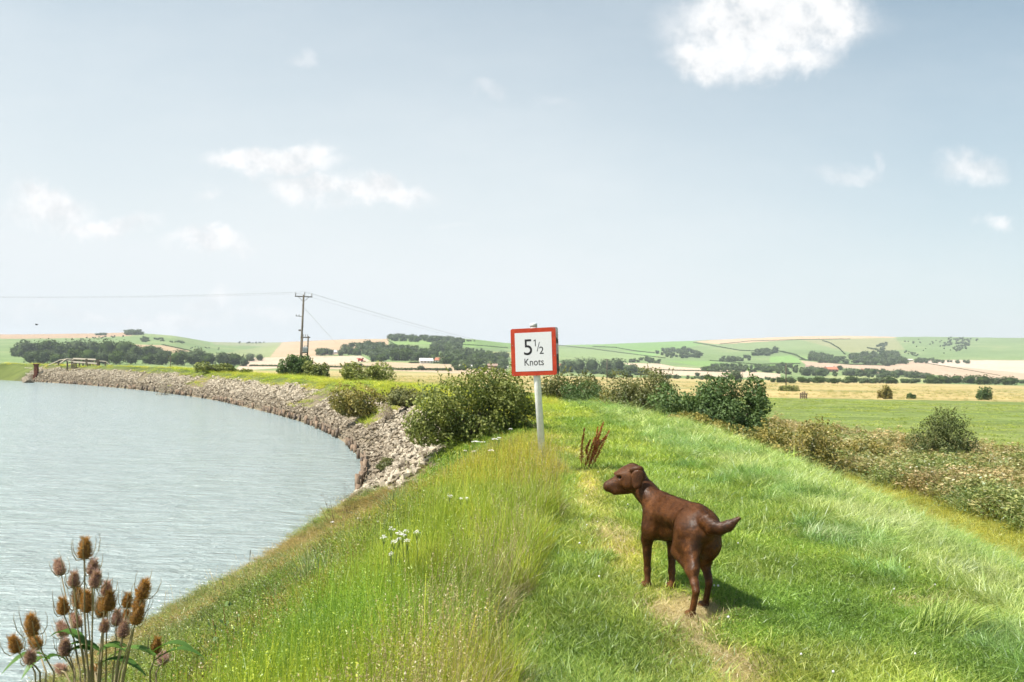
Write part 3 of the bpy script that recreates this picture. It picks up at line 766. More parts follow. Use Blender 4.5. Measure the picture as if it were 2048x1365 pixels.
    z = height(x, y); n2 = fbm(x / 4, y / 4, 48, 3); keep = RNG.uniform(0, 1, len(x)); w = smooth(.35, .65, n2); grow_s = np.clip(r / 45, .8, 2.5)
    put2('levee_crest_grass', K_TALL, (keep < .8), .95, T((1.0, 1.12, .68), (1.35, 1.2, .75), w) * T((1, 1, 1), (1.15, 1.02, .85), smooth(110, 150, y)), 'rough yellow green grass along the far levee', .12, .85)
grow()

# ------------------------------------------------------------------ stone revetment and timber piling
M_stone = plain_mat('pale_chalky_stone', (.27, .23, .175), (.54, .475, .37), 6.0, .85, .2, .5, .01)
M_stone_d = plain_mat('stained_stone', (.14, .115, .085), (.34, .285, .21), 6.0, .8, .25, .5, .01)
M_post = plain_mat('weathered_timber', (.13, .09, .065), (.33, .25, .18), 5.0, .85, .15, .6, .01, 0, (6, 6, .8))
M_postd = plain_mat('dark_wet_timber', (.035, .027, .02), (.13, .095, .07), 5.0, .6, .3, .6, .01, 0, (6, 6, .8))
def stone_mesh(seed, mat):
    rng = np.random.default_rng(seed)
    # icosahedron pushed about, flattened: 20 faces subdivided once would be dear; keep 20 to 44 flat facets
    import bmesh
    bm = bmesh.new(); n = 12
    for i in range(n):
        v = rng.normal(0, 1, 3); v /= np.linalg.norm(v); v *= rng.uniform(.8, 1.1)
        bm.verts.new(v * np.array([.5, .36, .26]))
    bmesh.ops.convex_hull(bm, input=bm.verts)
    for v in [v for v in bm.verts if not v.link_faces]: bm.verts.remove(v)
    me = bpy.data.meshes.new('stone'); bm.to_mesh(me); bm.free(); me.materials.append(mat); return me
STONES = [stone_mesh(i, M_stone) for i in range(9)]
STONES_D = [stone_mesh(i + 20, M_stone_d) for i in range(5)]
def edge_frames(y0, y1, step):
    """points along the water's edge with tangent and landward normal"""
    E = EDGE; seg = np.linalg.norm(np.diff(E, axis=0), axis=1); L = np.concatenate([[0], np.cumsum(seg)])
    i0 = np.argmax(E[:, 1] >= y0); out = []
    l = np.interp(y0, E[i0 - 1:i0 + 1, 1], L[i0 - 1:i0 + 1])
    while True:
        p = np.array([np.interp(l, L, E[:, 0]), np.interp(l, L, E[:, 1])])
        q = np.array([np.interp(l + .2, L, E[:, 0]), np.interp(l + .2, L, E[:, 1])])
        if p[1] > y1 or p[0] < -100: break
        t = (q - p) / .2; out.append((p, t, np.array([t[1], -t[0]]))); l += step
    return out
def riprap():
    root = empty('stone_revetment', (-4.9, 30, WATER_Z)); tag(root, 'sloping bank of pale loose stones curving along the river', 'stone bank')
    rng = np.random.default_rng(9)
    fr = edge_frames(18, 172, .19)
    P = []; sc = []; low = []
    for p, t, nrm in fr:
        dist = math.hypot(*p)
        k = int(24 * (1.0 if dist < 60 else 0.8 if dist < 100 else .6))
        ss = rng.uniform(.12, 3.75, k)
        for q in ss:
            w = p + nrm * q + t * rng.uniform(-.12, .12)
            nn = float(fbm(w[0] / 3.2, w[1] / 3.2, 61, 3)); top = 3.1 + (nn - .5) * 1.7
            if q > top or w[1] + q * 1.6 < 23.8 + (nn - .5) * 3: continue
            # a few weedy tongues break the stones
            if float(fbm(w[0] / 6 + 9, w[1] / 6, 62, 2)) > .69 and q > 1.2: continue
            P.append((w[0], w[1])); s0 = rng.uniform(.75, 1.4) * (1.0 if dist < 45 else 1.12 if dist < 90 else 1.4)
            sc.append(s0 * (.25 if dist < 60 else .28)); low.append(q < 1.3 + rng.normal(0, .5))
    P = np.array(P); sc = np.array(sc); low = np.array(low); Z = height(P[:, 0], P[:, 1])
    rot = np.stack([rng.uniform(-.6, .6, len(P)), rng.uniform(-.6, .6, len(P)), rng.uniform(0, 6.28, len(P))], 1)
    zz = Z + sc * .12 + rng.uniform(-.02, .07, len(P))
    U, Vp = survey(P[:, 0], P[:, 1], zz); order = np.argsort(np.hypot(P[:, 0], P[:, 1]) + np.where((U < 0) | (U > 870), 1e3, 0) + np.where(Vp > 1015, 1e3, 0))
    for k in order[:290]:
        me = (STONES_D if low[k] or rng.uniform() < .2 else STONES)[rng.integers(0, 5)]
        obj('stone', me, root, (P[k, 0] + 4.9, P[k, 1] - 30, zz[k] - WATER_Z), rot[k], sc[k] * 1.0)
    rest = order[290:]
    for nm, ms, m in (('stones', STONES, ~low[rest]), ('stained_stones', STONES_D, low[rest])):
        idx = rest[m]
        o = scatter(nm, ms, np.stack([P[idx, 0] + 4.9, P[idx, 1] - 30, zz[idx] - WATER_Z], 1), sc[idx], rot[idx], np.ones((len(idx), 3)), None, root)
    # piling at the foot
    pr = empty('timber_piling', (-4.9, 30, WATER_Z)); tag(pr, 'line of short timber posts and rails along the foot of the stone bank', 'piling')
    posts = [MB() for _ in range(3)]; pm = []
    for i, b in enumerate(posts):
        r_ = .055 + .012 * i; b.tube([(0, 0, -.5), (.01 * i, 0, .3), (.01 * i - .01, .01, .62 + .09 * i)], [r_, r_ * .95, r_ * .88], 7); pm.append(b.mesh('post', M_post if i != 1 else M_postd, True))
    F = edge_frames(27.5, 170, .95); n = 0; prev = None
    for i, (p, t, nrm) in enumerate(F):
        dist = math.hypot(*p)
        if rng.uniform() < .22 or n > 280: prev = None if rng.uniform() < .5 else prev; continue
        w = p - nrm * .04 + nrm * rng.normal(0, .035)
        o = obj('post', pm[rng.integers(0, 3)], pr, (w[0] + 4.9, w[1] - 30, rng.uniform(-.1, .06) * (1 + dist / 90)), (rng.normal(0, .07), rng.normal(0, .07), rng.uniform(0, 6)), (1 + dist / 160, 1 + dist / 160, rng.uniform(.5, .8))); n += 1
        if prev is not None and rng.uniform() < .8 and dist < 110:
            for hz in (.22, .42):
                if rng.uniform() < .25: continue
                b = MB(); a3 = np.array([prev[0] + 4.9, prev[1] - 30, hz + rng.normal(0, .03)]); b3 = np.array([w[0] + 4.9, w[1] - 30, hz + rng.normal(0, .03)])
                sh = np.array([nrm[0], nrm[1], 0]) * .08; b.beam(a3 + sh, b3 + sh, .045, .13); b.build('rail', M_post, pr)
        prev = w
riprap()

# ------------------------------------------------------------------ shrubs and trees
ML_haw = leaf_mat('hawthorn_leaves', (.08, .12, .025), (.42, .43, .12), False, .25, .02, None, .6)
ML_black = leaf_mat('blackthorn_leaves', (.045, .075, .02), (.2, .22, .07), False, .25, .02, None, .6)
ML_dark = leaf_mat('dark_shrub_leaves', (.045, .09, .025), (.17, .25, .08), False, .25, .02, None, .6)
ML_olive = leaf_mat('olive_shrub_leaves', (.09, .11, .035), (.32, .31, .12), False, .25, .02)
ML_bram = leaf_mat('bramble_leaves', (.09, .11, .025), (.44, .35, .1), False, .25, .02)
ML_pale = leaf_mat('pale_dry_sprays', (.4, .32, .26), (.66, .56, .48), False, .3, .03)
ML_tree = leaf_mat('tree_leaves', (.04, .07, .022), (.12, .165, .055), False, .2, .0)
ML_tree2 = leaf_mat('grey_green_tree_leaves', (.06, .09, .045), (.16, .2, .1), False, .2, .0)
M_bark = plain_mat('bark', (.06, .05, .04), (.17, .14, .11), 9.0, .9, .1, .6)
def crown(rng, blobs, n, leaf, clump=.55, elong=1.5, thr=.43):
    """leaves through the volume of overlapping ellipsoids, broken into clumps with gaps"""
    B = np.array(blobs, float); vol = (B[:, 3] * B[:, 4] * B[:, 5]) ** (2 / 3); pick = rng.choice(len(B), n * 2, p=vol / vol.sum()); b = B[pick]
    d = rng.normal(0, 1, (n * 2, 3)); d /= np.linalg.norm(d, axis=1)[:, None]
    rad = rng.uniform(.0, 1, n * 2) ** .28
    P = b[:, :3] + d * rad[:, None] * b[:, 3:6]
    nz = fbm(P[:, 0] / clump + 3 * P[:, 2] / clump * .37, P[:, 1] / clump + P[:, 2] / clump * .9, int(rng.integers(0, 999)), 3)
    bump_ = (nz - thr) * 2.2
    P = P + d * bump_[:, None] * b[:, 3:6].mean(1)[:, None] * .45
    keepm = (nz + rng.normal(0, .04, len(nz)) > thr) | (rad < .6)
    P = P[keepm][:n]; d = d[keepm][:n]
    V, T, br = leaves_at(rng, P, leaf, elong, d * .8 + np.array([[0, 0, .35]]))
    cl = np.repeat(fbm(P[:, 0] / clump * 1.7, P[:, 1] / clump * 1.7 + P[:, 2] / clump, 77, 2), 4)
    return V, None, T, np.zeros(len(V)), np.clip(br * .6 + (cl - .5) * 1.1 + .2, 0, 1)
def twigs(rng, blobs, n, r0, leaf_tw=0):
    b = MB(); B = np.array(blobs)
    base = np.array([B[:, 0].mean(), B[:, 1].mean(), 0.0])
    for i in range(n):
        q = B[rng.integers(0, len(B))]; d = rng.normal(0, 1, 3); d[2] = abs(d[2]); d /= np.linalg.norm(d)
        e = q[:3] + d * q[3:6] * rng.uniform(.5, 1.03); s0 = base + rng.normal(0, .12, 3) * np.array([B[:, 3].mean(), B[:, 3].mean(), 0]) * 1.5; s0[2] = -.1
        m = (s0 + e) / 2 + rng.normal(0, .1, 3) * q[3]
        b.tube([s0, s0 * .4 + m * .6 + np.array([0, 0, .1]), m, e], [r0, r0 * .75, r0 * .5, r0 * .15], 4, False)
    return b
def shrub(name, label, px, py, d, wpx, hpx, mat=None, seed=1, leaf=.05, n=9000, sub=8, cat='bush', group=None, sprays=0, airy=.43, depth=.8, lift=.0, shape=None):
    """px, py: foot of the shrub in the photo, at forward distance d; wpx, hpx its size there"""
    p = at(px, py, d); x, y = p[0], p[1]; z = on(x, y); rng = np.random.default_rng(seed)
    top = at(px, py - hpx, d)[2]; Hh = top - z; Wm = wpx / FPX * d
    blobs = []
    shp = shape or [(rng.uniform(-.36, .36), rng.uniform(.3, .75), rng.uniform(.2, .34)) for _ in range(sub)]
    for (u, v, rr) in shp:
        rx = rr * Wm * .62; rz = min(rr * Hh * 1.15, Hh * .5)
        blobs.append((u * Wm, rng.uniform(-.3, .3) * Wm * depth * .8, v * Hh, rx, rx * .9 * depth + .2, rz))
        blobs.append((u * Wm * 1.05, rng.uniform(-.25, .25) * Wm * depth, v * Hh * .4, rx * 1.05, rx * depth + .2, v * Hh * .42))
    r_ = empty(name, (x, y, z + lift)); tag(r_, label, cat, group)
    parts = [crown(rng, blobs, n, leaf, max(.35, Wm * .13), 1.5, airy)]
    if sprays:
        P = []; 
        for i in range(sprays):
            q = blobs[rng.integers(0, len(blobs))]; a = rng.uniform(-1, 1); e = np.array([q[0] + a * q[3], q[1], q[2] + q[5] * .8]); dd = np.array([a * .6, rng.normal(0, .3), 1.0]); dd /= np.linalg.norm(dd)
            L = rng.uniform(.25, .6) * min(1.0, Hh * .4)
            for t in np.linspace(0, 1, 16): P.append(e + dd * L * t + np.array([0, 0, -.12 * L * t * t]) + rng.normal(0, .03, 3) * (1.2 - t))
        V, T, br = leaves_at(rng, np.array(P), leaf * .85, 1.6); parts.append((V, None, T, np.zeros(len(V)), br * .6 + .4))
    V, Q, T, at_ = merge(parts)
    obj('foliage', np_mesh('foliage', V, Q, T, mat or ML_haw, at_), r_)
    obj('stems', twigs(rng, blobs, 16, .012 * Wm).mesh('stems', M_bark), r_)
    return r_
def all_shrubs():
    S = shrub
    S('hawthorn_bush', 'broad untidy hawthorn bush just left of the speed sign', 942, 900, 21.5, 250, 150, ML_haw, 3, .05, 22000, 9, sprays=60, airy=.44,
      shape=[(-.30, .5, .26), (-.18, .62, .26), (-.05, .72, .26), (.1, .82, .24), (.24, .84, .22), (.34, .76, .2), (.4, .62, .18), (.02, .45, .3), (-.38, .32, .2), (-.16, .3, .28), (.2, .45, .26)])
    S('hawthorn_bush', 'dense bush with feathery tips right behind the speed sign post', 1128, 815, 44, 170, 68, ML_olive, 5, .085, 8000, 8, sprays=26)
    S('hawthorn_bush', 'pale green low bush between the sign bush and the hedge', 1190, 816, 41, 120, 46, ML_dark, 6, .06, 7000, 6)
    S('olive_bush', 'tall olive green bush at the far end of the levee hedge', 1300, 838, 36, 170, 88, ML_olive, 7, .062, 15000, 8, sprays=30)
    S('olive_bush', 'olive bush spreading low in front of the levee hedge', 1232, 830, 38, 130, 52, ML_bram, 8, .075, 5000, 7)
    S('elder_bush', 'leafy dark green elder bush left of the twin tops', 1385, 860, 31, 150, 84, ML_dark, 9, .062, 15000, 8, sprays=20)
    S('elder_bush', 'tallest dark green bush in the hedge with two tops', 1462, 872, 30.5, 160, 108, ML_dark, 10, .062, 20000, 9, sprays=20,
      shape=[(-.2, .78, .2), (-.05, .86, .2), (.3, .86, .18), (.36, .7, .18), (-.36, .6, .2), (.1, .6, .28), (-.1, .45, .3), (.3, .4, .25)])
    S('bramble_thicket', 'brown tinged brambles in front of the dark hedge bushes', 1330, 868, 29, 190, 38, ML_bram, 11, .06, 8000, 9)
    S('bramble_thicket', 'brown brambles below the hedge with two tops', 1480, 888, 28, 190, 42, ML_bram, 12, .06, 8000, 9)
    S('bramble_thicket', 'russet brambles running down towards the thistles', 1590, 900, 33, 190, 50, ML_bram, 13, .065, 8000, 9)
    S('bramble_thicket', 'low mixed brambles at the lower end of the hedge', 1700, 925, 36, 170, 50, ML_bram, 14, .065, 7000, 9)
    S('blackthorn_bush', 'rounded dark blackthorn bush alone at the edge of the green meadow', 1884, 925, 37, 150, 98, ML_black, 15, .048, 18000, 8, sprays=80, airy=.41,
      shape=[(-.3, .42, .22), (-.16, .66, .24), (0, .78, .24), (.16, .76, .24), (.3, .6, .22), (0, .4, .32), (.34, .34, .2), (-.36, .25, .18)])
    S('bramble_thicket', 'sprawling grey green brambles hanging over the top of the stone bank', 745, 835, 50, 190, 72, ML_bram, 16, .085, 9000, 9, depth=.5)
    S('bramble_thicket', 'mixed bramble patch between the stone bank and the hawthorn', 838, 830, 44, 120, 50, ML_olive, 17, .075, 5000, 7, depth=.6)
    S('hawthorn_bush', 'low bush with open branches on the levee before the tan field', 734, 776, 78, 100, 46, ML_haw, 18, .12, 6000, 8, sprays=24)
    S('hawthorn_bush', 'dark round bush at the foot of the power pole', 590, 758, 103, 68, 48, ML_dark, 19, .16, 6000, 7)
    S('hawthorn_bush', 'lower bush leaning against the round one at the power pole', 636, 762, 101, 62, 38, ML_haw, 20, .15, 5000, 7, sprays=10)
    S('bramble_thicket', 'long low dark bramble mound on the far levee', 432, 750, 118, 76, 24, ML_haw, 21, .17, 4000, 7)
    S('bramble_thicket', 'small dark bramble mound right of the long one', 487, 753, 114, 40, 14, ML_haw, 22, .17, 1800, 5)
    S('tamarisk_spray', 'pale feathery dry bush on the far stone bank', 333, 774, 112, 42, 34, ML_pale, 23, .09, 900, 6, airy=.5, sprays=14)
    S('dead_bramble', 'bleached dead canes spilling over the stones below the brambles', 766, 842, 44, 42, 40, ML_pale, 24, .05, 900, 5, airy=.5, sprays=12)
    S('saltmarsh_shrub', 'small olive bush growing among the near stones', 776, 948, 29.5, 66, 32, ML_olive, 25, .035, 5000, 6)
    # bushes alone on the flat meadow
    for i, (px, py, w, h, lab, mt) in enumerate([
            (1768, 798, 38, 27, 'russet topped round bush on the meadow edge', ML_bram), (1823, 798, 17, 12, 'smallest bright green bush on the meadow edge', ML_dark),
            (1966, 800, 30, 26, 'dark upright bush on the meadow edge beside the right margin', ML_dark), (1578, 783, 56, 13, 'low wide green scrub mound below the thin wooden pole', ML_haw)]):
        dd = 3.85 * FPX / (py - horizon(px)) * 1.0
        S('meadow_bush', lab, px, py, dd, w, h, mt, 30 + i, .17, 2600, 6)
all_shrubs()

# ------------------------------------------------------------------ the dog
def surface_nets(F, org, h):
    """mesh of the zero level of a sampled distance field (inside negative)"""
    ins = F < 0; nx, ny, nz = F.shape
    c = np.zeros((nx - 1, ny - 1, nz - 1), int)
    for i in (0, 1):
        for j in (0, 1):
            for k in (0, 1): c += ins[i:nx - 1 + i, j:ny - 1 + j, k:nz - 1 + k]
    act = (c > 0) & (c < 8); idx = -np.ones(act.shape, int); ii = np.argwhere(act); idx[act] = np.arange(len(ii))
    acc = np.zeros((len(ii), 3)); cnt = np.zeros(len(ii))
    E = []
    for ax in range(3):
        o = [(0, 0), (0, 1), (1, 0), (1, 1)]
        for a, b in o:
            p = [0, 0, 0]; oth = [q for q in range(3) if q != ax]; p[oth[0]] = a; p[oth[1]] = b; q = list(p); q[ax] = 1
            E.append((p, q, ax))
    for p, q, ax in E:
        f0 = F[ii[:, 0] + p[0], ii[:, 1] + p[1], ii[:, 2] + p[2]]; f1 = F[ii[:, 0] + q[0], ii[:, 1] + q[1], ii[:, 2] + q[2]]
        m = (f0 < 0) != (f1 < 0); t = f0 / np.where(m, f0 - f1, 1)
        pos = ii + np.array(p); pos = pos.astype(float); pos[:, ax] += t
        acc[m] += pos[m]; cnt[m] += 1
    V = acc / cnt[:, None] * h + org
    Q = []
    for ax in range(3):
        a = [slice(None)] * 3; b = [slice(None)] * 3; a[ax] = slice(0, -1); b[ax] = slice(1, None)
        s0, s1 = ins[tuple(a)], ins[tuple(b)]; e = np.argwhere(s0 != s1); fl = s0[tuple(e.T)]
        u, v = [(1, 2), (2, 0), (0, 1)][ax]
        ok = (e[:, u] > 0) & (e[:, v] > 0); e = e[ok]; fl = fl[ok]
        def g_(du, dv):
            q = e.copy(); q[:, u] -= du; q[:, v] -= dv; return idx[tuple(np.minimum(q, np.array(idx.shape) - 1).T)]
        q = np.stack([g_(0, 0), g_(1, 0), g_(1, 1), g_(0, 1)], 1)
        q[~fl] = q[~fl][:, ::-1]; Q.append(q)
    Q = np.concatenate(Q); Q = Q[(Q >= 0).all(1)]
    return V, Q[:, ::-1] if False else Q
def build_dog():
    h = .0075; lo = np.array([-.62, -.32, -.03]); hi = np.array([.66, .50, .88])
    n = np.ceil((hi - lo) / h).astype(int)
    ax = [lo[i] + np.arange(n[i]) * h for i in range(3)]
    X, Y, Z = np.meshgrid(*ax, indexing='ij'); P = np.stack([X, Y, Z], -1).astype(np.float32)
    F = np.full(X.shape, 9.0, np.float32)
    def smin(a, b, k):
        hh = np.clip(.5 + .5 * (b - a) / k, 0, 1); return b * (1 - hh) + a * hh - k * hh * (1 - hh)
    def window(pts, r):
        p = np.array(pts); a = np.maximum(((p.min(0) - r - lo) / h).astype(int), 0); b = np.minimum(((p.max(0) + r - lo) / h).astype(int) + 1, n)
        return tuple(slice(a[i], b[i]) for i in range(3))
    def cap(a, b, ra, rb, k=.03, flat=None):
        a = np.array(a, np.float32); b = np.array(b, np.float32); w = window([a, b], max(ra, rb) + k * 2 + .13)
        p = P[w]; d = b - a; L2 = max(float(d @ d), 1e-9); t = np.clip(((p - a) @ d) / L2, 0, 1)
        q = p - a - t[..., None] * d
        if flat is not None: q = q * np.array(flat, np.float32)
        F[w] = smin(F[w], np.linalg.norm(q, axis=-1) - (ra + (rb - ra) * t), k)
    def ell(c, r, k=.03, R=None, sub=False):
        c = np.array(c, np.float32); r = np.array(r, np.float32); w = window([c], r.max() + k * 2 + .13); p = P[w] - c
        if R is not None: p = p @ np.array(R, np.float32).T      # rows of R: local axes
        k0 = np.linalg.norm(p / r, axis=-1); k1 = np.linalg.norm(p / (r * r), axis=-1) + 1e-6; dd = k0 * (k0 - 1) / k1
        F[w] = -smin(-F[w], dd, k) if sub else smin(F[w], dd, k)
    # trunk: deep chest, tuck at the belly, rump.   +x nose, +y dog's left
    ell((.20, 0, .525), (.165, .106, .098), .03); ell((.20, 0, .445), (.15, .066, .105), .04)
    ell((.05, 0, .540), (.18, .108, .086), .05); ell((.05, 0, .465), (.16, .064, .095), .04)
    ell((-.13, 0, .545), (.165, .094, .078), .05); ell((-.12, 0, .49), (.14, .06, .075), .04)
    ell((-.25, 0, .53), (.112, .094, .100), .05)
    ell((.26, 0, .545), (.10, .08, .09), .04)
    cap((.20, 0, .615), (-.25, 0, .618), .03, .03, .05)
    ell((.29, 0, .43), (.09, .08, .10), .04)
    # neck turning to the dog's left, head looking left
    cap((.26, .01, .55), (.36, .065, .64), .088, .068, .05); cap((.36, .065, .64), (.41, .10, .69), .068, .068, .04)
    fw = np.array([.20, .96, -.22]); fw /= np.linalg.norm(fw); up = np.array([.05, .15, .98]); sd = np.cross(up, fw); sd /= np.linalg.norm(sd); up = np.cross(fw, sd)
    RH = np.stack([fw, sd, up]); hc = np.array([.42, .135, .728])
    HS = 1.12
    H = lambda a, b, c: hc + (fw * a + sd * b + up * c) * HS
    ell(H(.005, 0, .005), (.098, .084, .082), .03, RH)          # skull
    ell(H(.058, 0, .012), (.050, .064, .054), .02, RH)           # brow
    cap(H(.07, 0, -.016), H(.152, 0, -.028), .052, .036, .016) # muzzle
    cap(H(.08, 0, .0), H(.155, 0, -.014), .030, .026, .015)
    cap(H(.04, 0, -.060), H(.120, 0, -.066), .040, .022, .016)   # lower jaw
    for s in (-1, 1):
        ell(H(.115, s * .02, -.052), (.045, .022, .030), .012, RH)  # lips
        ell(H(.03, s * .052, -.03), (.05, .025, .04), .02, RH)   # cheek
        ell(H(.080, s * .041, .020), (.016, .010, .013), .004, RH, True)   # eye socket
        ell(H(.078, s * .034, .038), (.028, .016, .012), .012, RH)   # brow ridge
        # hanging ear: a flap folded from high on the skull
        e0 = H(-.022, s * .068, .050); e1 = H(-.016, s * .102, .015); e2 = H(.008, s * .112, -.050)
        fl = None
        dirs = RH
        def flap(c, rx, rz, th, tilt):
            a = fw * math.cos(tilt) + up * math.sin(tilt); b = -fw * math.sin(tilt) + up * math.cos(tilt)
            ell(c, (rx, th, rz), .008, np.stack([a, sd, b]))
        flap(e0, .050, .026, .020, .1); flap(e1, .050, .044, .012, .15); flap((e1 + e2) / 2, .038, .044, .011, .3); flap(e2 + up * .012, .020, .026, .010, .4)
    ell(H(.160, 0, -.014), (.016, .022, .016), .006, RH)           # nose leather
    # carve the mouth
    for s in (-1, 1):
        pass
    # fore legs
    for (s, fx, fy) in ((1, .315, .058), (-1, .25, -.088)):
        el = (fx - .03 if s > 0 else fx - .015, s * .08, .335)
        ell((.235, s * .082, .46), (.08, .045, .12), .03)         # shoulder blade and upper arm
        cap((.24, s * .082, .42), el, .052, .036, .03)
        wr = (fx + .0, fy, .125)
        cap(el, wr, .036, .021, .02); ell(wr, (.024, .024, .03), .012)
        cap(wr, (fx - .008, fy, .045), .0205, .021, .012)
        ell((fx + .016, fy, .024), (.044, .033, .024), .016)
        for t in (-.022, -.008, .008, .022): ell((fx + .045 - abs(t) * .5, fy + t, .018), (.018, .0095, .0155), .004)
    # hind legs: knee forward, hock back
    for (s, fx, fy) in ((1, -.345, .092), (-1, -.185, -.085)):
        hip = (-.24, s * .065, .50); kn = (hip[0] + .06 + (fx + .345) * .3, s * .092, .36); ho = (fx - .055, fy, .175)
        ell((-.235, s * .066, .465), (.092, .046, .125), .085)      # thigh
        ell((-.28, s * .06, .44), (.065, .048, .11), .04); ell((-.26 + (fx + .345) * .5, s * .08, .37), (.062, .042, .08), .04)
        cap(hip, kn, .076, .046, .05); ma = (ho[0] + .060, s * .088, .275); mb = (ho[0] + .014, fy, .212); cap(kn, ma, .044, .032, .02); cap(ma, mb, .034, .023, .02); cap(mb, ho, .023, .0205, .015)
        cap((-.29, s * .07, .41), (ho[0] + .045, s * .085, .30), .052, .032, .04)
        ell(ho, (.021, .018, .030), .01); cap((ho[0] - .006, fy, .18), (fx - .018, fy, .045), .0205, .0195, .01)
        ell((fx + .004, fy, .024), (.042, .031, .023), .014)
        for t in (-.021, -.007, .007, .021): ell((fx + .034 - abs(t) * .5, fy + t, .017), (.017, .009, .015), .004)
    # tail: thick at the root, kinked down then carried up to the dog's right
    tp = [(-.30, .02, .60, .038), (-.355, .015, .572, .037), (-.40, -.005, .542, .036), (-.425, -.04, .537, .034), (-.44, -.09, .556, .029), (-.452, -.148, .600, .013)]
    for a, b in zip(tp[:-1], tp[1:]): cap(a[:3], b[:3], a[3], b[3], .02)
    ell((-.33, 0, .50), (.045, .045, .06), .02)
    V, Q = surface_nets(F, lo, h)
    # relax a little
    for _ in range(2):
        acc = np.zeros_like(V); cn = np.zeros(len(V))
        for a, b in ((0, 1), (1, 2), (2, 3), (3, 0)):
            np.add.at(acc, Q[:, a], V[Q[:, b]]); np.add.at(acc, Q[:, b], V[Q[:, a]]); np.add.at(cn, Q[:, a], 1); np.add.at(cn, Q[:, b], 1)
        V = V * .5 + acc / cn[:, None] * .5
    V[:, 2] = np.maximum(V[:, 2], .0)
    # coat material
    m, g = new_mat('wet_chocolate_coat'); tc = g.n('ShaderNodeTexCoord').outputs['Object']
    n1 = g.noise(g.mapping(tc, (18, 60, 45), (0, 0.5, 0)), 4.0, 5, .65, .4); n2 = g.noise(tc, 5.0, 4, .6); n3 = g.noise(g.mapping(tc, (7, 24, 14), (0, .6, .2)), 3.0, 3, .6)
    col = g.mix(g.remap(n1, .32, .68), (.046, .017, .0055, 1), (.115, .042, .0125, 1)); col = g.mix(g.remap(n2, .42, .75, 0, .4), col, (.30, .115, .03, 1))
    finish(g, principled(g, col, g.remap(n2, .3, .7, .42, .65), .25, g.math('ADD', n1, n3), .6, .004, Coat_Weight=0.0))
    m2, g = new_mat('coat_hair'); br = g.n('ShaderNodeAttribute'); br.attribute_name = 'br'
    col = g.mix(br.outputs['Fac'], (.028, .0098, .0032, 1), (.24, .087, .024, 1)); finish(g, principled(g, col, .4, .4))
    m_eye = plain_mat('amber_eye', (.05, .025, .01), (.02, .01, .006), 20, .08, .6, .0); m_nose = plain_mat('brown_nose', (.26, .12, .09), (.38, .19, .15), 60, .4, .4, .4, .002)
    yaw = math.radians(90 + 17.0)
    root = empty('dog', (DOG_C[0], DOG_C[1], on(*DOG_C) + .012), (0, 0, yaw)); tag(root, 'chocolate brown labrador standing on the path with its head turned left', 'dog')
    root.scale = (1.02, 1.02, 1.02)
    root.rotation_euler = (0, math.radians(-1.0), yaw)
    obj('body', np_mesh('body', V, Q, None, m, None, True), root)
    # short coat lying back along the body
    rng = np.random.default_rng(5)
    qv = V[Q]; nn = np.cross(qv[:, 2] - qv[:, 0], qv[:, 3] - qv[:, 1]); ar = np.linalg.norm(nn, axis=1); nn /= ar[:, None] + 1e-12
    if (nn * (qv.mean(1) - np.array([0, 0, .42]))).sum() < 0: nn = -nn
    k = 90000; f = rng.choice(len(Q), k, p=ar / ar.sum()); w = rng.dirichlet((1, 1, 1, 1), k); c = (qv[f] * w[..., None]).sum(1); N = nn[f]
    keep = c[:, 2] > .03; c = c[keep]; N = N[keep]; k = len(c)
    flow = np.tile(np.array([-1.0, 0, -.45]), (k, 1)); flow[c[:, 2] < .3] = (-.25, 0, -1)
    hd = (c[:, 1] > .12) & (c[:, 2] > .6); flow[hd] = -fw + np.array([0, 0, -.3]); tl = c[:, 0] < -.37; tl &= c[:, 2] > .44
    flow[tl] = (-.1, -1, .2)
    flow += rng.normal(0, .22, (k, 3)); flow -= (flow * N).sum(1)[:, None] * N; flow /= np.linalg.norm(flow, axis=1)[:, None] + 1e-9
    L = rng.uniform(.007, .014, k) * np.where(tl, 1.6, 1) * np.where(hd | (c[:, 2] < .2), .6, 1); wd = np.cross(N, flow) * .0007
    tip = c + flow * L[:, None] + N * (L * rng.uniform(.18, .42, k))[:, None]
    Vh = np.stack([c - wd, c + wd, tip], 1).reshape(-1, 3); Th = np.arange(k * 3).reshape(-1, 3)
    cl = fbm(c[:, 0] * 28 + c[:, 1] * 11, c[:, 2] * 40 + c[:, 1] * 30, 5, 2)
    hair = obj('coat', np_mesh('coat', Vh, None, Th, m2, {'br': np.repeat(np.clip(rng.uniform(.0, .6, k) + (cl - .5) * 1.7, 0, 1), 3)}), root); hair['kind'] = 'stuff'
    for s in (-1, 1):
        b = MB(); 
        b.lathe(H(.080, s * .040, .0195) - sd * s * .007, [(-.009, .001), (-.006, .006), (0, .0085), (.006, .006), (.009, .001)], 12, sd); b.build('eye', m_eye, root, True)
    b = MB(); b.lathe(H(.164, 0, -.010), [(-.004, .016), (.004, .0175), (.011, .014), (.014, .004)], 12, fw * .9 + up * .3); b.build('nose', m_nose, root, True)
build_dog()

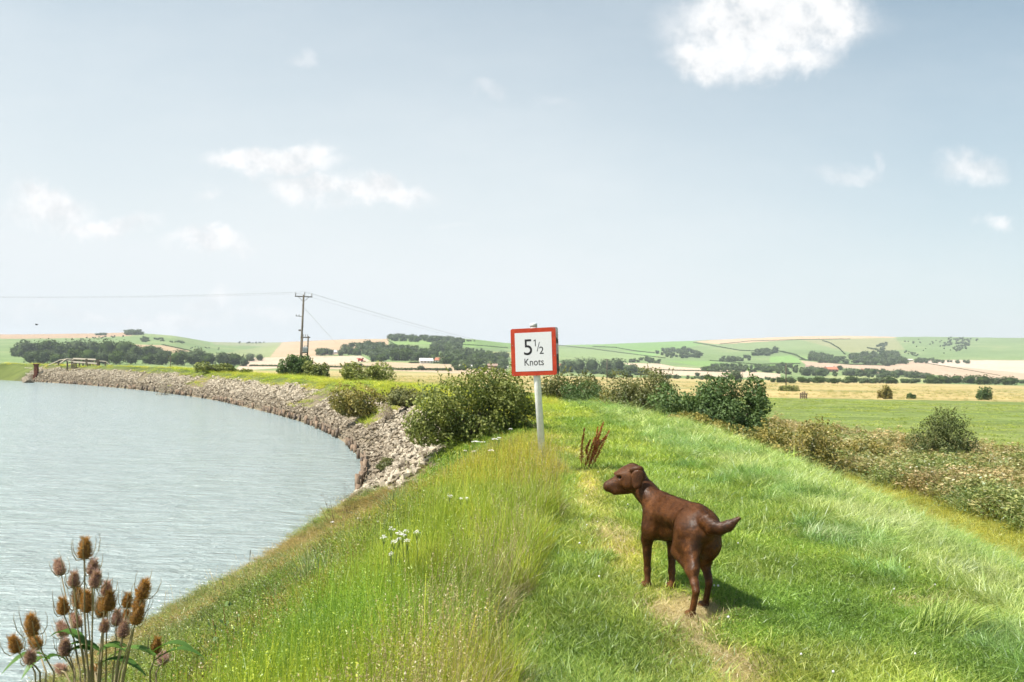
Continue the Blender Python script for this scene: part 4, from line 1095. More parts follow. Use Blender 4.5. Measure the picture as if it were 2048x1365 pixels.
# ------------------------------------------------------------------ the speed sign
M_white = plain_mat('white_paint', (.72, .73, .74), (.8, .81, .82), 14, .35, .4, .08, .002)
M_signw = plain_mat('white_reflective_sheet', (.66, .67, .69), (.71, .72, .74), 60, .4, .4, .02, .001)
M_signr = plain_mat('red_border_film', (.33, .028, .008), (.42, .044, .012), 10, .38, .4, .05, .001)
M_black = plain_mat('black_lettering', (.012, .012, .014), (.025, .025, .028), 20, .45, .3, .0)
M_alu = plain_mat('weathered_aluminium', (.16, .18, .18), (.34, .36, .36), 22, .5, .4, .2, .002, .35)
def text_mesh(body, mat, depth=.001, shear=0.0):
    cu = bpy.data.curves.new('lettering', 'FONT'); cu.body = body; cu.size = 1.0; cu.extrude = 0.0; cu.shear = shear; cu.resolution_u = 6
    o = bpy.data.objects.new('lettering', cu); COL.objects.link(o)
    dg = bpy.context.evaluated_depsgraph_get(); dg.update()
    me = bpy.data.meshes.new_from_object(o.evaluated_get(dg)); bpy.data.objects.remove(o); me.materials.clear(); me.materials.append(mat)
    return me
def fit(me, x0, y0, x1, y1, bold=0.0):
    n = len(me.vertices); co = np.empty(n * 3); me.vertices.foreach_get('co', co); co = co.reshape(-1, 3)
    lo, hi = co.min(0), co.max(0)
    co[:, 0] = x0 + (co[:, 0] - lo[0]) / (hi[0] - lo[0]) * (x1 - x0); co[:, 1] = y0 + (co[:, 1] - lo[1]) / (hi[1] - lo[1]) * (y1 - y0); co[:, 2] = 0
    me.vertices.foreach_set('co', co.ravel()); me.update(); return me
def build_sign():
    D = 12.5
    top = at(1067, 648, D); bot = at(1086.5, 941, D); gz = on(bot[0], bot[1])
    upv = (top - bot) / np.linalg.norm(top - bot)
    foot = bot + upv * ((gz - .25 - bot[2]) / upv[2])
    root = empty('speed_sign', (foot[0], foot[1], gz)); tag(root, 'leaning white post with a red bordered square speed limit board', 'sign')
    O = np.array([foot[0], foot[1], gz])
    b = MB(); b.tube([foot - O, top - O - upv * .012, top - O], [.05, .05, .046], 20); b.build('post', M_white, root, True)
    b = MB(); b.lathe(top - O - upv * .05, [(0, .0515), (.05, .0525), (.056, .048), (.06, .02)], 20, upv); b.build('post_cap', M_white, root, True)
    # board: faces a little to the left of the lens
    yaw = math.radians(17); n0 = np.array([-math.sin(yaw), -math.cos(yaw), 0.0]); rgt = np.array([math.cos(yaw), -math.sin(yaw), 0.0])
    roll = math.radians(4.6 - 1.09 - .6); 
    rg = rgt * math.cos(roll) + np.array([0, 0, 1]) * math.sin(roll); n = n0; up = np.cross(n, rg) * -1
    up = up / np.linalg.norm(up)
    if up[2] < 0: up = -up
    c = at(1067, 704, D - .065)
    W = .665; Hh = .675
    def plate(name, cc, w, h, t, mat, r=.03):
        b = MB(); pts = []
        for (sx, sy, a0) in ((1, 1, 0), (-1, 1, 90), (-1, -1, 180), (1, -1, 270)):
            for k in range(5):
                a = math.radians(a0 + k * 22.5); pts.append((sx * (w / 2 - r) + r * math.cos(a), sy * (h / 2 - r) + r * math.sin(a)))
        m = len(pts); V = [cc - O + rg * p[0] + up * p[1] + n * t / 2 for p in pts] + [cc - O + rg * p[0] + up * p[1] - n * t / 2 for p in pts]
        F = [tuple(range(m)), tuple(range(2 * m - 1, m - 1, -1))] + [(i, (i + 1) % m, m + (i + 1) % m, m + i) for i in range(m)]
        b.add(V, F); return b.build(name, mat, root)
    plate('board', c, W, Hh, .004, M_signr)
    pl = plate('face_panel', c + n * .0035, W * .815, Hh * .815, .002, M_signw, .004)
    plate('rear_board', c - n * .155 + up * .012, W * .99, Hh * .99, .004, M_alu)
    for vz in (.2, -.2):
        b = MB(); b.frame(c - O + up * vz - n * .02, rg, n, up, W * .45, .008, .02); b.build('rail', M_alu, root)
        b = MB(); b.frame(c - O + up * vz - n * .135, rg, n, up, W * .45, .008, .02); b.build('rail', M_alu, root)
        b = MB(); b.frame(c - O + up * vz - n * .0775, rg, n, up, .062, .048, .014); b.build('clamp', M_alu, root)
    # lettering, laid out on the face in metres from its centre
    Rm = Matrix(((rg[0], up[0], n[0]), (rg[1], up[1], n[1]), (rg[2], up[2], n[2]))).to_4x4()
    px = W / 90.5
    def put(body, x0, y0, x1, y1, shear=0.0):
        me = fit(text_mesh(body, M_black, 0, shear), x0 * px, y0 * px, x1 * px, y1 * px)
        o = obj('lettering', me, root); o.matrix_local = Matrix.Translation(Vector(c - O + n * .0062)) @ Rm
    put('5', -19.0, -6.0, -2.5, 24.5)
    put('2', 12.0, -4.5, 20.5, 9.5)
    b = MB(); q = lambda x, y: c - O + rg * x * px + up * y * px + n * .0062
    b.add([q(6.8, 0.5), q(8.0, 0.5), q(13.2, 18.5), q(12.0, 18.5)], [(0, 1, 2, 3)]); b.build('fraction_bar', M_black, root)
    b = MB(); b.add([q(3.6, 10.5), q(5.1, 10.5), q(5.1, 23.5), q(3.9, 23.5), q(1.0, 21.6), q(1.0, 20.1), q(3.6, 21.6)], [(0, 1, 2, 6), (6, 2, 3, 4, 5)]); b.build('lettering', M_black, root)
    put('Knots', -18.5, -26.5, 20.0, -13.0)
    rng = np.random.default_rng(3)
    for (sx, sy) in ((-.93, -.93), (-.93, .3), (.93, -.2), (.92, .93)):
        b = MB(); b.lathe(c - O + rg * sx * W / 2 + up * sy * Hh / 2 + n * .002, [(0, .006), (.002, .005), (.003, .001)], 8, n); b.build('rivet', M_alu, root)
build_sign()

# ------------------------------------------------------------------ dock, teasels and flowers
M_dock = leaf_mat('rusty_dock_seeds', (.30, .085, .022), (.7, .27, .08), False, .3, .05)
M_dockstem = plain_mat('rusty_stem', (.16, .05, .02), (.27, .10, .04), 20, .7)
def dock():
    p = g1(1172, 948); O = np.array([p[0], p[1], p[2]]); D = p[1]
    root = empty('dock_plant', O); tag(root, 'rust red seeding dock plant leaning right beside the path', 'plant')
    rng = np.random.default_rng(8); base = [at(1164, 940, D), at(1171, 938, D), at(1175, 936, D + .05)]
    tips = [(1169, 857, 0), (1207, 845, 1), (1218, 862, 2), (1196, 855, 1), (1203, 853, 1), (1190, 875, 0), (1199, 880, 2), (1212, 872, 2), (1181, 880, 1)]
    for i, (tx, ty, bi) in enumerate(tips):
        e = at(tx, ty, D + rng.uniform(-.08, .1)); s0 = base[bi] if i < 6 else base[bi] * .6 + at((tx + 1175) / 2 + 2, 905, D) * .4
        s0 = s0.copy(); s0[2] = max(s0[2], O[2] - .02) if i >= 6 else O[2] - .03
        m = (s0 + e) / 2 + np.array([.02, 0, -.02]) * rng.normal(0, 1)
        b = MB(); pts = [s0 - O, (s0 + m) / 2 - O, m - O, (m + e) / 2 - O, e - O]; b.tube(pts, [.004, .0035, .003, .0022, .0012], 5, False); st = b.build('stem', M_dockstem, root)
        P = []; pa = np.array(pts)
        for t in np.linspace(.3, 1, 42):
            q = t * 4; k = min(int(q), 3); c = pa[k] * (1 - q + k) + pa[k + 1] * (q - k)
            for _ in range(11): P.append(c + rng.normal(0, .016 * (1.25 - t), 3))
        V, T, br = leaves_at(rng, np.array(P), .016, 1.2)
        obj('seeds', np_mesh('seeds', V, None, T, M_dock, {'bt': np.zeros(len(V)), 'br': br}), root)
dock()
M_tstem = plain_mat('teasel_stem', (.20, .16, .09), (.36, .30, .18), 18, .8)
M_thead = leaf_mat('teasel_bristles', (.26, .12, .025), (.62, .34, .10), False, .3, .04)
M_thead2 = leaf_mat('purplish_teasel_bristles', (.36, .2, .15), (.7, .48, .42), False, .3, .04)
M_tcore = plain_mat('teasel_core', (.12, .065, .025), (.25, .14, .05), 80, .9)
M_tcore2 = plain_mat('purplish_teasel_core', (.14, .08, .07), (.25, .15, .14), 80, .9)
M_tleaf = leaf_mat('teasel_leaves', (.05, .12, .02), (.13, .24, .05), False, .35, .02)
def teasel_head(root, c, axis, L, R, purple, rng, bracts=True):
    axis = np.asarray(axis, float); axis /= np.linalg.norm(axis); a = np.cross(axis, (.3, .8, .2)); a /= np.linalg.norm(a); bb = np.cross(axis, a)
    prof = [(0, .25), (.06, .62), (.2, .93), (.4, 1.0), (.6, .92), (.78, .72), (.92, .42), (1, .1)]
    b = MB(); b.lathe(c, [(h * L, r * R * .78) for h, r in prof], 12, axis)
    hd = b.build('seed_head', M_tcore2 if purple else M_tcore, root, True)
    if purple: hd['label'] = 'purplish flowering seed head'
    k = 900; h = rng.uniform(0.01, 1.0, k); th = rng.uniform(0, 6.283, k); r = np.interp(h, [q[0] for q in prof], [q[1] for q in prof]) * R
    d = a[None] * np.cos(th)[:, None] + bb[None] * np.sin(th)[:, None]; p0 = c + axis * (h * L)[:, None] + d * (r * .8)[:, None]
    out = d + axis[None] * (.25 + 1.5 * (h - .35).clip(0)[:, None]); out /= np.linalg.norm(out, axis=1)[:, None]
    ln = rng.uniform(.007, .013, k) * (1 + .8 * (h > .9)); w = np.cross(out, rng.normal(0, 1, (k, 3))); w /= np.linalg.norm(w, axis=1)[:, None]; w *= .0008
    V = np.stack([p0 - w, p0 + w, p0 + out * ln[:, None]], 1).reshape(-1, 3)
    obj('bristles', np_mesh('bristles', V, None, np.arange(3 * k).reshape(-1, 3), M_thead2 if purple else M_thead, {'bt': np.zeros(3 * k), 'br': np.repeat(rng.uniform(0, 1, k), 3)}), hd)['kind'] = 'stuff'
    if bracts:
        n = rng.integers(4, 7)
        for i in range(n):
            t0 = 6.283 * i / n + rng.uniform(-.3, .3); dd = a * math.cos(t0) + bb * math.sin(t0); ll = L * rng.uniform(.9, 1.5)
            pts = [c, c + dd * R * 1.3 + axis * L * .02, c + dd * R * 1.95 + axis * ll * .35, c + dd * R * 2.15 + axis * ll * .8, c + dd * R * 1.95 + axis * ll * 1.05]
            b = MB(); b.tube(pts, [.0016, .0016, .0013, .0009, .0004], 4, False); b.build('bract', M_tstem, hd)
def teasels():
    rng = np.random.default_rng(12); D = 3.0
    # (head centre x, y, half height px, purple, foot x) in the photo; all near the lens
    P1 = [(170, 1098, 21, 0, 176), (119, 1136, 16, 1, 160), (186, 1136, 15, 1, 182), (191, 1160, 17, 1, 186), (148, 1161, 14, 1, 170), (213, 1179, 13, 1, 196), (157, 1196, 22, 0, 178),
          (174, 1204, 22, 0, 184), (126, 1214, 17, 0, 160), (218, 1204, 20, 0, 212), (203, 1216, 19, 0, 200), (255, 1203, 13, 0, 232), (287, 1180, 21, 0, 250), (278, 1208, 18, 0, 246),
          (234, 1237, 15, 1, 226), (151, 1242, 15, 1, 170), (209, 1254, 12, 1, 202), (247, 1260, 16, 1, 232), (275, 1232, 19, 0, 240), (125, 1260, 15, 1, 150), (130, 1296, 18, 1, 148), (253, 1236, 13, 0, 236)]
    P2 = [(64, 1251, 22, 0, 108), (70, 1284, 17, 0, 92), (60, 1315, 15, 1, 80), (30, 1290, 17, 0, 70)]
    P3 = [(312, 1293, 16, 0, 300), (326, 1316, 16, 1, 312), (191, 1340, 16, 0, 190), (122, 1338, 13, 1, 130)]
    for heads, (fx, lab, grp) in zip((P1, P2, P3), ((190, 'largest teasel clump with tall brown heads against the river', None), (95, 'teasel leaning out at the left edge of the clump', None), (300, 'short teasels right of the big clump', None))):
        DD = D + {190: 0, 95: -.1, 300: .15}[fx]
        f0 = at(fx, 1365, DD); gz = on(f0[0], f0[1]); O = np.array([f0[0], f0[1], gz])
        root = empty('teasel_plant', O); tag(root, lab, 'plant')
        for (x, y, hh, pu, sx) in heads:
            d = DD + rng.uniform(-.22, .22); c = at(x, y, d); L = 1.92 * hh / FPX * d; R = L * rng.uniform(.30, .34) * (1.08 if pu else 1.0)
            f = at(sx, 1345, DD + rng.uniform(-.08, .08)); ax = (c - f); ax[1] *= .5; ax /= np.linalg.norm(ax); ax = ax * .8 + np.array([0, 0, .3]); ax /= np.linalg.norm(ax)
            c0 = c - ax * L * .5; g0 = np.array([O[0] + rng.normal(0, .03), O[1] + rng.normal(0, .03), gz - .03])
            b = MB(); b.tube([g0 - O, f - O, (f * .45 + c0 * .55) + rng.normal(0, .004, 3) - O, c0 - O], [.0038, .0031, .0026, .0021], 6, False)
            st = b.build('stem', M_tstem, root, True)
            teasel_head(root, c0 - O, ax, L, R, pu, rng, hh > 12)
        for k in range({190: 7, 95: 3, 300: 3}[fx]):
            a0 = rng.uniform(0, 6.28) if fx != 190 else rng.choice([.2, .6, 2.6, 3.0, 3.4, -.3, 1.4]); s0 = at(fx + rng.uniform(-14, 14), 1330 - rng.uniform(0, 45), DD + rng.uniform(-.05, .05)) - O
            L = rng.uniform(.10, .2); dirh = np.array([math.cos(a0), math.sin(a0) * .7, 0]); wd = np.cross(dirh, (0, 0, 1)); up = rng.uniform(.3, .9)
            V = []; F = []; m = 6
            for i in range(m + 1):
                t = i / m; c = s0 + dirh * L * t + np.array([0, 0, L * (up * t - .7 * t * t)]); w = .022 * math.sin(math.pi * min(t * .86 + .12, 1)) 
                V += [c + wd * w + np.array([0, 0, .3 * w]), c, c - wd * w + np.array([0, 0, .3 * w])]
                if i: q = 3 * i; F += [(q - 3, q - 2, q + 1, q), (q - 2, q - 1, q + 2, q + 1)]
            me = np_mesh('leaf', V, F, None, M_tleaf, {'bt': np.zeros(len(V)), 'br': np.full(len(V), rng.uniform(0, 1))}, True); obj('leaf', me, root)
teasels()

M_petal = plain_mat('white_petals', (.72, .70, .68), (.82, .80, .78), 30, .7); M_gstem = plain_mat('green_stem', (.12, .17, .05), (.2, .25, .09), 20, .8)
M_pink = plain_mat('pinkish_petals', (.62, .52, .5), (.78, .7, .66), 30, .7); M_yel = plain_mat('yellow_petals', (.65, .45, .03), (.8, .6, .05), 30, .7)
def umbel(px, py, w, lab, grp, hgt=.5, mat=None):
    """flat flower heads on a stem; px, py: head centre in the photo, w: width in px"""
    rng = np.random.default_rng(int(px * 7 + py))
    lo_, hi_ = 3.0, 40.0; v = ray(px, py); 
    for _ in range(40):
        d = (lo_ + hi_) / 2; p = EYE + v * (d / v[1])
        if p[2] - on(p[0], p[1]) > hgt: lo_ = d
        else: hi_ = d
    c = EYE + v * (d / v[1]); gz = on(c[0], c[1]); R = w / FPX * d / 2
    root = empty('flower', (c[0], c[1], gz)); tag(root, lab, 'flower', grp)
    O = np.array([c[0], c[1], gz]); b = MB(); off = rng.normal(0, .03, 2)
    b.tube([(off[0], off[1], -.02), (off[0] * .5, 0, hgt * .5), (0, 0, hgt - .02)], [.003, .0025, .002], 5, False)
    k = 5
    for i in range(k):
        a = 6.283 * i / k; b.tube([(0, 0, hgt - .05), (R * .55 * math.cos(a), R * .55 * math.sin(a), hgt - .005)], [.0015, .001], 4, False)
    b.build('stem', M_gstem, root)
    n = 26; a = rng.uniform(0, 6.283, n); r = R * np.sqrt(rng.uniform(0, 1, n)); P = np.stack([r * np.cos(a), r * np.sin(a), hgt + rng.normal(0, .004, n) + .012 * (1 - (r / R) ** 2)], 1)
    b = MB()
    for q in P:
        s = rng.uniform(.16, .26) * R; b.add([q + np.array([s * math.cos(t), s * math.sin(t), rng.uniform(-.2, .2) * s]) for t in (0, 1.26, 2.51, 3.77, 5.03)] + [q + np.array([0, 0, s * .4])], [(i, (i + 1) % 5, 5) for i in range(5)])
    b.build('flower_head', mat or M_petal, root)
FL = [(783, 1060, 15), (797, 1068, 14), (805, 1072, 16), (768, 1076, 14), (834, 1066, 14), (812, 1064, 12), (788, 1085, 13), (815, 1083, 13), (798, 1080, 12), (782, 1110, 10),
      (899, 993, 13), (922, 999, 9), (934, 998, 9), (951, 884, 15), (966, 885, 10), (982, 902, 12), (990, 879, 13), (998, 877, 10), (1021, 859, 9), (930, 902, 8), (948, 904, 9), (665, 1045, 7), (718, 1038, 8), (744, 1050, 8), (672, 1076, 7)]
def flowers():
    for i, (x, y, w) in enumerate(FL):
        near = y > 1030; g_ = 'white flower heads in the grass on the river side of the path'
        lab = ['topmost white flower head of the cluster on the river bank', 'white flower head just under the topmost of the bank cluster', 'largest white flower head in the middle of the bank cluster', 'leftmost white flower head of the bank cluster', 'rightmost white flower head of the bank cluster',
               'small white flower head right of the middle of the bank cluster', 'white flower head at the lower left of the bank cluster', 'white flower head at the lower right of the bank cluster', 'white flower head low in the middle of the bank cluster', 'lone white flower head just below the bank cluster',
               'largest white flower head in the tall grass below the stones', 'small white flower head beside the largest in the tall grass', 'rightmost of three white flower heads in the tall grass', 'widest white flower head in the golden grass under the hawthorn', 'narrow white flower head touching the widest under the hawthorn', 'pinkish flower head in the golden grass',
               'white flower head above the pinkish one', 'paler white flower head above the pinkish one', 'highest white flower head in the golden grass near the post', 'small white flower head low at the left of the golden grass', 'pinkish small flower head low in the golden grass', 'white speck of a flower at the river side of the brown weeds',
               'white speck of a flower high in the brown weeds', 'white speck of a flower at the right of the brown weeds', 'lowest white speck of a flower in the brown weeds'][i]
        umbel(x, y, w, lab, g_, .46 if near and x > 760 else .40 if x > 840 else .28, M_pink if x in (982, 930, 948) else None)
    # clover heads dotted in the path: one mass of tiny flowers
    b = MB(); rng = np.random.default_rng(31)
    for i in range(46):
        r = rng.uniform(4, 13); a = math.radians(rng.uniform(4, 30)); x = r * math.sin(a); y = r * math.cos(a)
        if x > 3.4: continue
        z = on(x, y) + rng.uniform(.05, .09); s = rng.uniform(.006, .009)
        b.lathe((x, y, z), [(-s, .2 * s), (-.5 * s, .9 * s), (.3 * s, s), (s, .4 * s)], 6); 
    tag(b.build('clover_flowers', M_petal, None, True), 'tiny white clover flowers dotted over the path', None, None, 'stuff')
    b = MB()
    for i in range(26):
        r = rng.uniform(4, 22); a = math.radians(rng.uniform(-24, 3)); x = r * math.sin(a); y = r * math.cos(a); s_ = float(bank_s([x], [y])[0])
        if s_ < 1.0: continue
        z = on(x, y) + rng.uniform(.2, .3); s = rng.uniform(.006, .012)
        b.add([(x + s * math.cos(t), y + s * math.sin(t), z + rng.uniform(-.3, .3) * s) for t in (0, 1.26, 2.5, 3.77, 5.0)], [(0, 1, 2, 3, 4)])
    tag(b.build('yellow_flowers', M_yel), 'tiny yellow flowers scattered through the bank', None, None, 'stuff')
flowers()

# ------------------------------------------------------------------ single tussocks, dry stalks and a leafy weed
MT_blue = leaf_mat('blue_green_tussock_blades', (.06, .13, .035), (.30, .44, .16), False, .34, .04, (.5, .5, .25))
MT_lime = leaf_mat('lime_tussock_blades', (.08, .17, .015), (.44, .58, .10), False, .34, .04, (.55, .62, .2))
MT_pale = leaf_mat('pale_tussock_blades', (.10, .19, .03), (.56, .66, .24), False, .34, .06, (.66, .7, .38))
def tussock(px, py, w, h, mat, lab, seed, lean=.7, ld=None, n=420):
    p = g1(px, py); d = p[1]; rng = np.random.default_rng(seed); R = w / FPX * d / 2; Hh = h / FPX * d * 1.15
    parts = [blades(rng, n, Hh, R * .55, max(.008, .0016 * d), lean, .6, ld, 1.0, 4), blades(rng, n // 2, Hh * .6, R, max(.008, .0014 * d), lean * 1.4, .6, ld, 1.0, 3)]
    V, Q, T, A = merge(parts); o = obj('grass_tussock', np_mesh('grass_tussock', V, Q, T, mat, A), None, p); tag(o, lab, 'tussock')
tussock(640, 1215, 120, 110, MT_blue, 'blue green grass tussock lowest on the river bank', 1, .5)
tussock(700, 1190, 70, 70, MT_blue, 'smaller blue green tussock right of the lowest one', 2, .6)
tussock(800, 1050, 90, 72, MT_blue, 'green tussock behind the cluster of white flowers', 3, .45)
tussock(560, 1240, 70, 60, MT_lime, 'lime green tussock left of the lowest blue green one', 4, .6)
tussock(1885, 1275, 190, 90, MT_lime, 'biggest coarse grass tussock at the lower right', 5, 1.2, .3, 420)
tussock(1640, 1090, 130, 48, MT_pale, 'pale bent tussock between the bare straw patches', 6, 1.3, .3)
tussock(1745, 1070, 130, 46, MT_pale, 'pale bent tussock right of the one between the straw patches', 7, 1.3, .2)
tussock(1500, 985, 90, 36, MT_lime, 'dark hearted tussock behind the dog on the right', 8, 1.0)
tussock(1900, 1160, 120, 50, MT_pale, 'pale tussock above the longest bare straw patch', 9, 1.3, .3)
tussock(1205, 1125, 90, 30, MT_lime, 'low lush tussock left of the dog on the path', 10, .9)
tussock(1455, 1290, 120, 26, MT_lime, 'low tussock on the path in front of the dog shadow', 11, 1.0)
M_deadst = plain_mat('dead_stalk', (.10, .07, .045), (.2, .15, .1), 20, .9)
def stalks(px, py, tips, lab, seed, twig=True):
    p = g1(px, py); d = p[1]; rng = np.random.default_rng(seed); root = empty('dry_weed', p); tag(root, lab, 'weed')
    for (tx, ty) in tips:
        e = at(tx, ty, d + rng.uniform(-.2, .2)) - p; s0 = np.array([rng.normal(0, .05), rng.normal(0, .05), -.03]); m = (s0 + e) / 2 + rng.normal(0, .02, 3)
        b = MB(); b.tube([s0, m, e], [.004, .003, .0018], 4, False)
        if twig:
            for _ in range(6):
                t = rng.uniform(.35, .95); c = s0 * (1 - t) + e * t; q = c + np.array([rng.normal(0, .09), rng.normal(0, .06), rng.uniform(.03, .12)]); b.tube([c, q], [.002, .0012], 3, False)
                for _ in range(3): b.lathe(q + rng.normal(0, .012, 3), [(-.006, .002), (0, .006), (.006, .002)], 5)
        else: b.lathe(e, [(-.14, .003), (-.08, .008), (-.03, .006), (0, .002)], 5, (e - m) / np.linalg.norm(e - m))
        b.build('stem', M_deadst, root)
stalks(668, 1060, [(645, 985), (660, 1000), (638, 1010), (672, 1012)], 'dry branching weed standing out against the water, left one', 1)
stalks(700, 1045, [(690, 958), (712, 1000), (680, 990), (698, 1012)], 'taller dry branching weed close to the stones', 2)
stalks(512, 1150, [(501, 1100)], 'single thin dark reed above the river bank', 3, False)
stalks(450, 1200, [(444, 1160)], 'short dark reed right of a shorter one', 4, False)
stalks(436, 1208, [(430, 1172)], 'shortest dark reed low on the river bank', 5, False)
def leafy():
    p = g1(465, 1345); d = p[1]; rng = np.random.default_rng(5); root = empty('leafy_weed', p); tag(root, 'broad leaved weed with dark red stems low on the bank', 'weed'); P = []
    for (tx, ty) in [(425, 1240), (447, 1215), (475, 1230), (500, 1262), (455, 1260), (488, 1290), (430, 1280)]:
        e = at(tx, ty, d + rng.uniform(-.1, .1)) - p; m = e * .5 + rng.normal(0, .02, 3); b = MB(); b.tube([(0, 0, -.02), m, e], [.004, .003, .002], 5, False); b.build('stem', M_dockstem, root)
        for t in np.linspace(.35, 1, 9): P.append(e * t + rng.normal(0, .022, 3))
    for c in P:
        V, T, br = leaves_at(rng, np.array([c]), .034, 1.35, np.array([[0, -.2, .8]])); obj('leaf', np_mesh('leaf', V, None, T, ML_dark, {'bt': np.zeros(4), 'br': br}), root)
leafy()

# ------------------------------------------------------------------ distant trees, woods and hedges
def tree_mesh(seed, mat, n=520, tall=1.0, leaf=.085):
    """crown of unit height standing on z = 0, with a short trunk; clumped leaf masses"""
    rng = np.random.default_rng(seed)
    blobs = [(0, 0, .54 * tall, .38, .38, .40 * tall), (0, 0, .22 * tall, .36, .36, .22)]
    for _ in range(7):
        a = rng.uniform(0, 6.283); r = rng.uniform(.18, .34); blobs.append((r * math.cos(a), r * math.sin(a), rng.uniform(.15, .8) * tall, rng.uniform(.13, .22), rng.uniform(.13, .22), rng.uniform(.13, .22)))
    V, _, T, bt, br = crown(rng, blobs, n, leaf, .17, 1.2, .4)
    # closed inner mass so that no sky shows through the middle, lumpy
    th = np.linspace(0, 2 * np.pi, 11)[:-1]; ph = np.linspace(-1.45, 1.45, 7); Vc = []
    for p in ph:
        for t in th:
            k = .80 + .25 * float(fbm(3 * math.cos(t) + seed, 3 * math.sin(t) + 2 * p, seed, 2)); Vc.append((.33 * k * math.cos(p) * math.cos(t), .33 * k * math.cos(p) * math.sin(t), (.46 + .42 * k * math.sin(p)) * tall))
    Qc = [[i * 10 + j, i * 10 + (j + 1) % 10, (i + 1) * 10 + (j + 1) % 10, (i + 1) * 10 + j] for i in range(6) for j in range(10)]
    V, Q, T, A = merge([(V, None, T, bt, br), (np.array(Vc), np.array(Qc), None, np.zeros(len(Vc)), rng.uniform(.1, .5, len(Vc)))])
    me = np_mesh('crown', V, Q, T, mat, A); return me
def trunk_mesh():
    b = MB(); b.tube([(0, 0, -.08), (.01, 0, .12), (0, .01, .35)], [.035, .026, .018], 6); b.tube([(0, 0, .15), (.12, .03, .42)], [.016, .008], 5); b.tube([(0, 0, .18), (-.11, -.04, .45)], [.016, .008], 5)
    return b.mesh('trunk', M_bark, True)
CROWNS = [tree_mesh(200 + i, ML_tree) for i in range(4)] + [tree_mesh(220 + i, ML_tree2) for i in range(3)]
TALLC = [tree_mesh(240 + i, ML_tree2, 600, 1.0, .06) for i in range(2)]
TRUNK = trunk_mesh()
WOODM = [tree_mesh(260 + i, ML_tree if i < 3 else ML_tree2, 150, .9, .15) for i in range(5)]
for i, m in enumerate(WOODM): m.name = 'wood_crown_%d' % i
def tree(px, py, w, h, lab, grp, mesh, rng, name='tree'):
    p = g1(px, py, 60); d = p[1]; H = h / FPX * d; Wd = w / FPX * d
    r = empty(name, p, (0, 0, rng.uniform(0, 6.28))); tag(r, lab, 'tree', grp)
    cr = obj('crown', mesh, r); cr.scale = (Wd / .86, Wd / .86, H / .97)
    tk = obj('trunk', TRUNK, r); tk.scale = (Wd * .8, Wd * .8, H)
    return r
ORD = ['first', 'second', 'third', 'fourth', 'fifth', 'sixth', 'seventh', 'eighth', 'ninth', 'tenth', 'eleventh', 'twelfth', 'thirteenth', 'fourteenth', 'fifteenth', 'sixteenth', 'seventeenth', 'eighteenth', 'nineteenth', 'twentieth']
def row(spec, look, place, grp, seed, meshes=None):
    """spec: list of (x, foot y, w, h) in the photo, left to right"""
    rng = np.random.default_rng(seed); ms = meshes or CROWNS
    hs = sorted(q[3] for q in spec)
    for i, (x, y, w, h) in enumerate(spec):
        sz = 'tall' if h >= hs[int(len(hs) * .66)] else 'small' if h < hs[int(len(hs) * .33)] else 'mid sized'
        tree(x, y, w, h, '%s %s tree, %s from left %s' % (sz, look, ORD[i], place), grp, ms[rng.integers(0, len(ms))], rng)
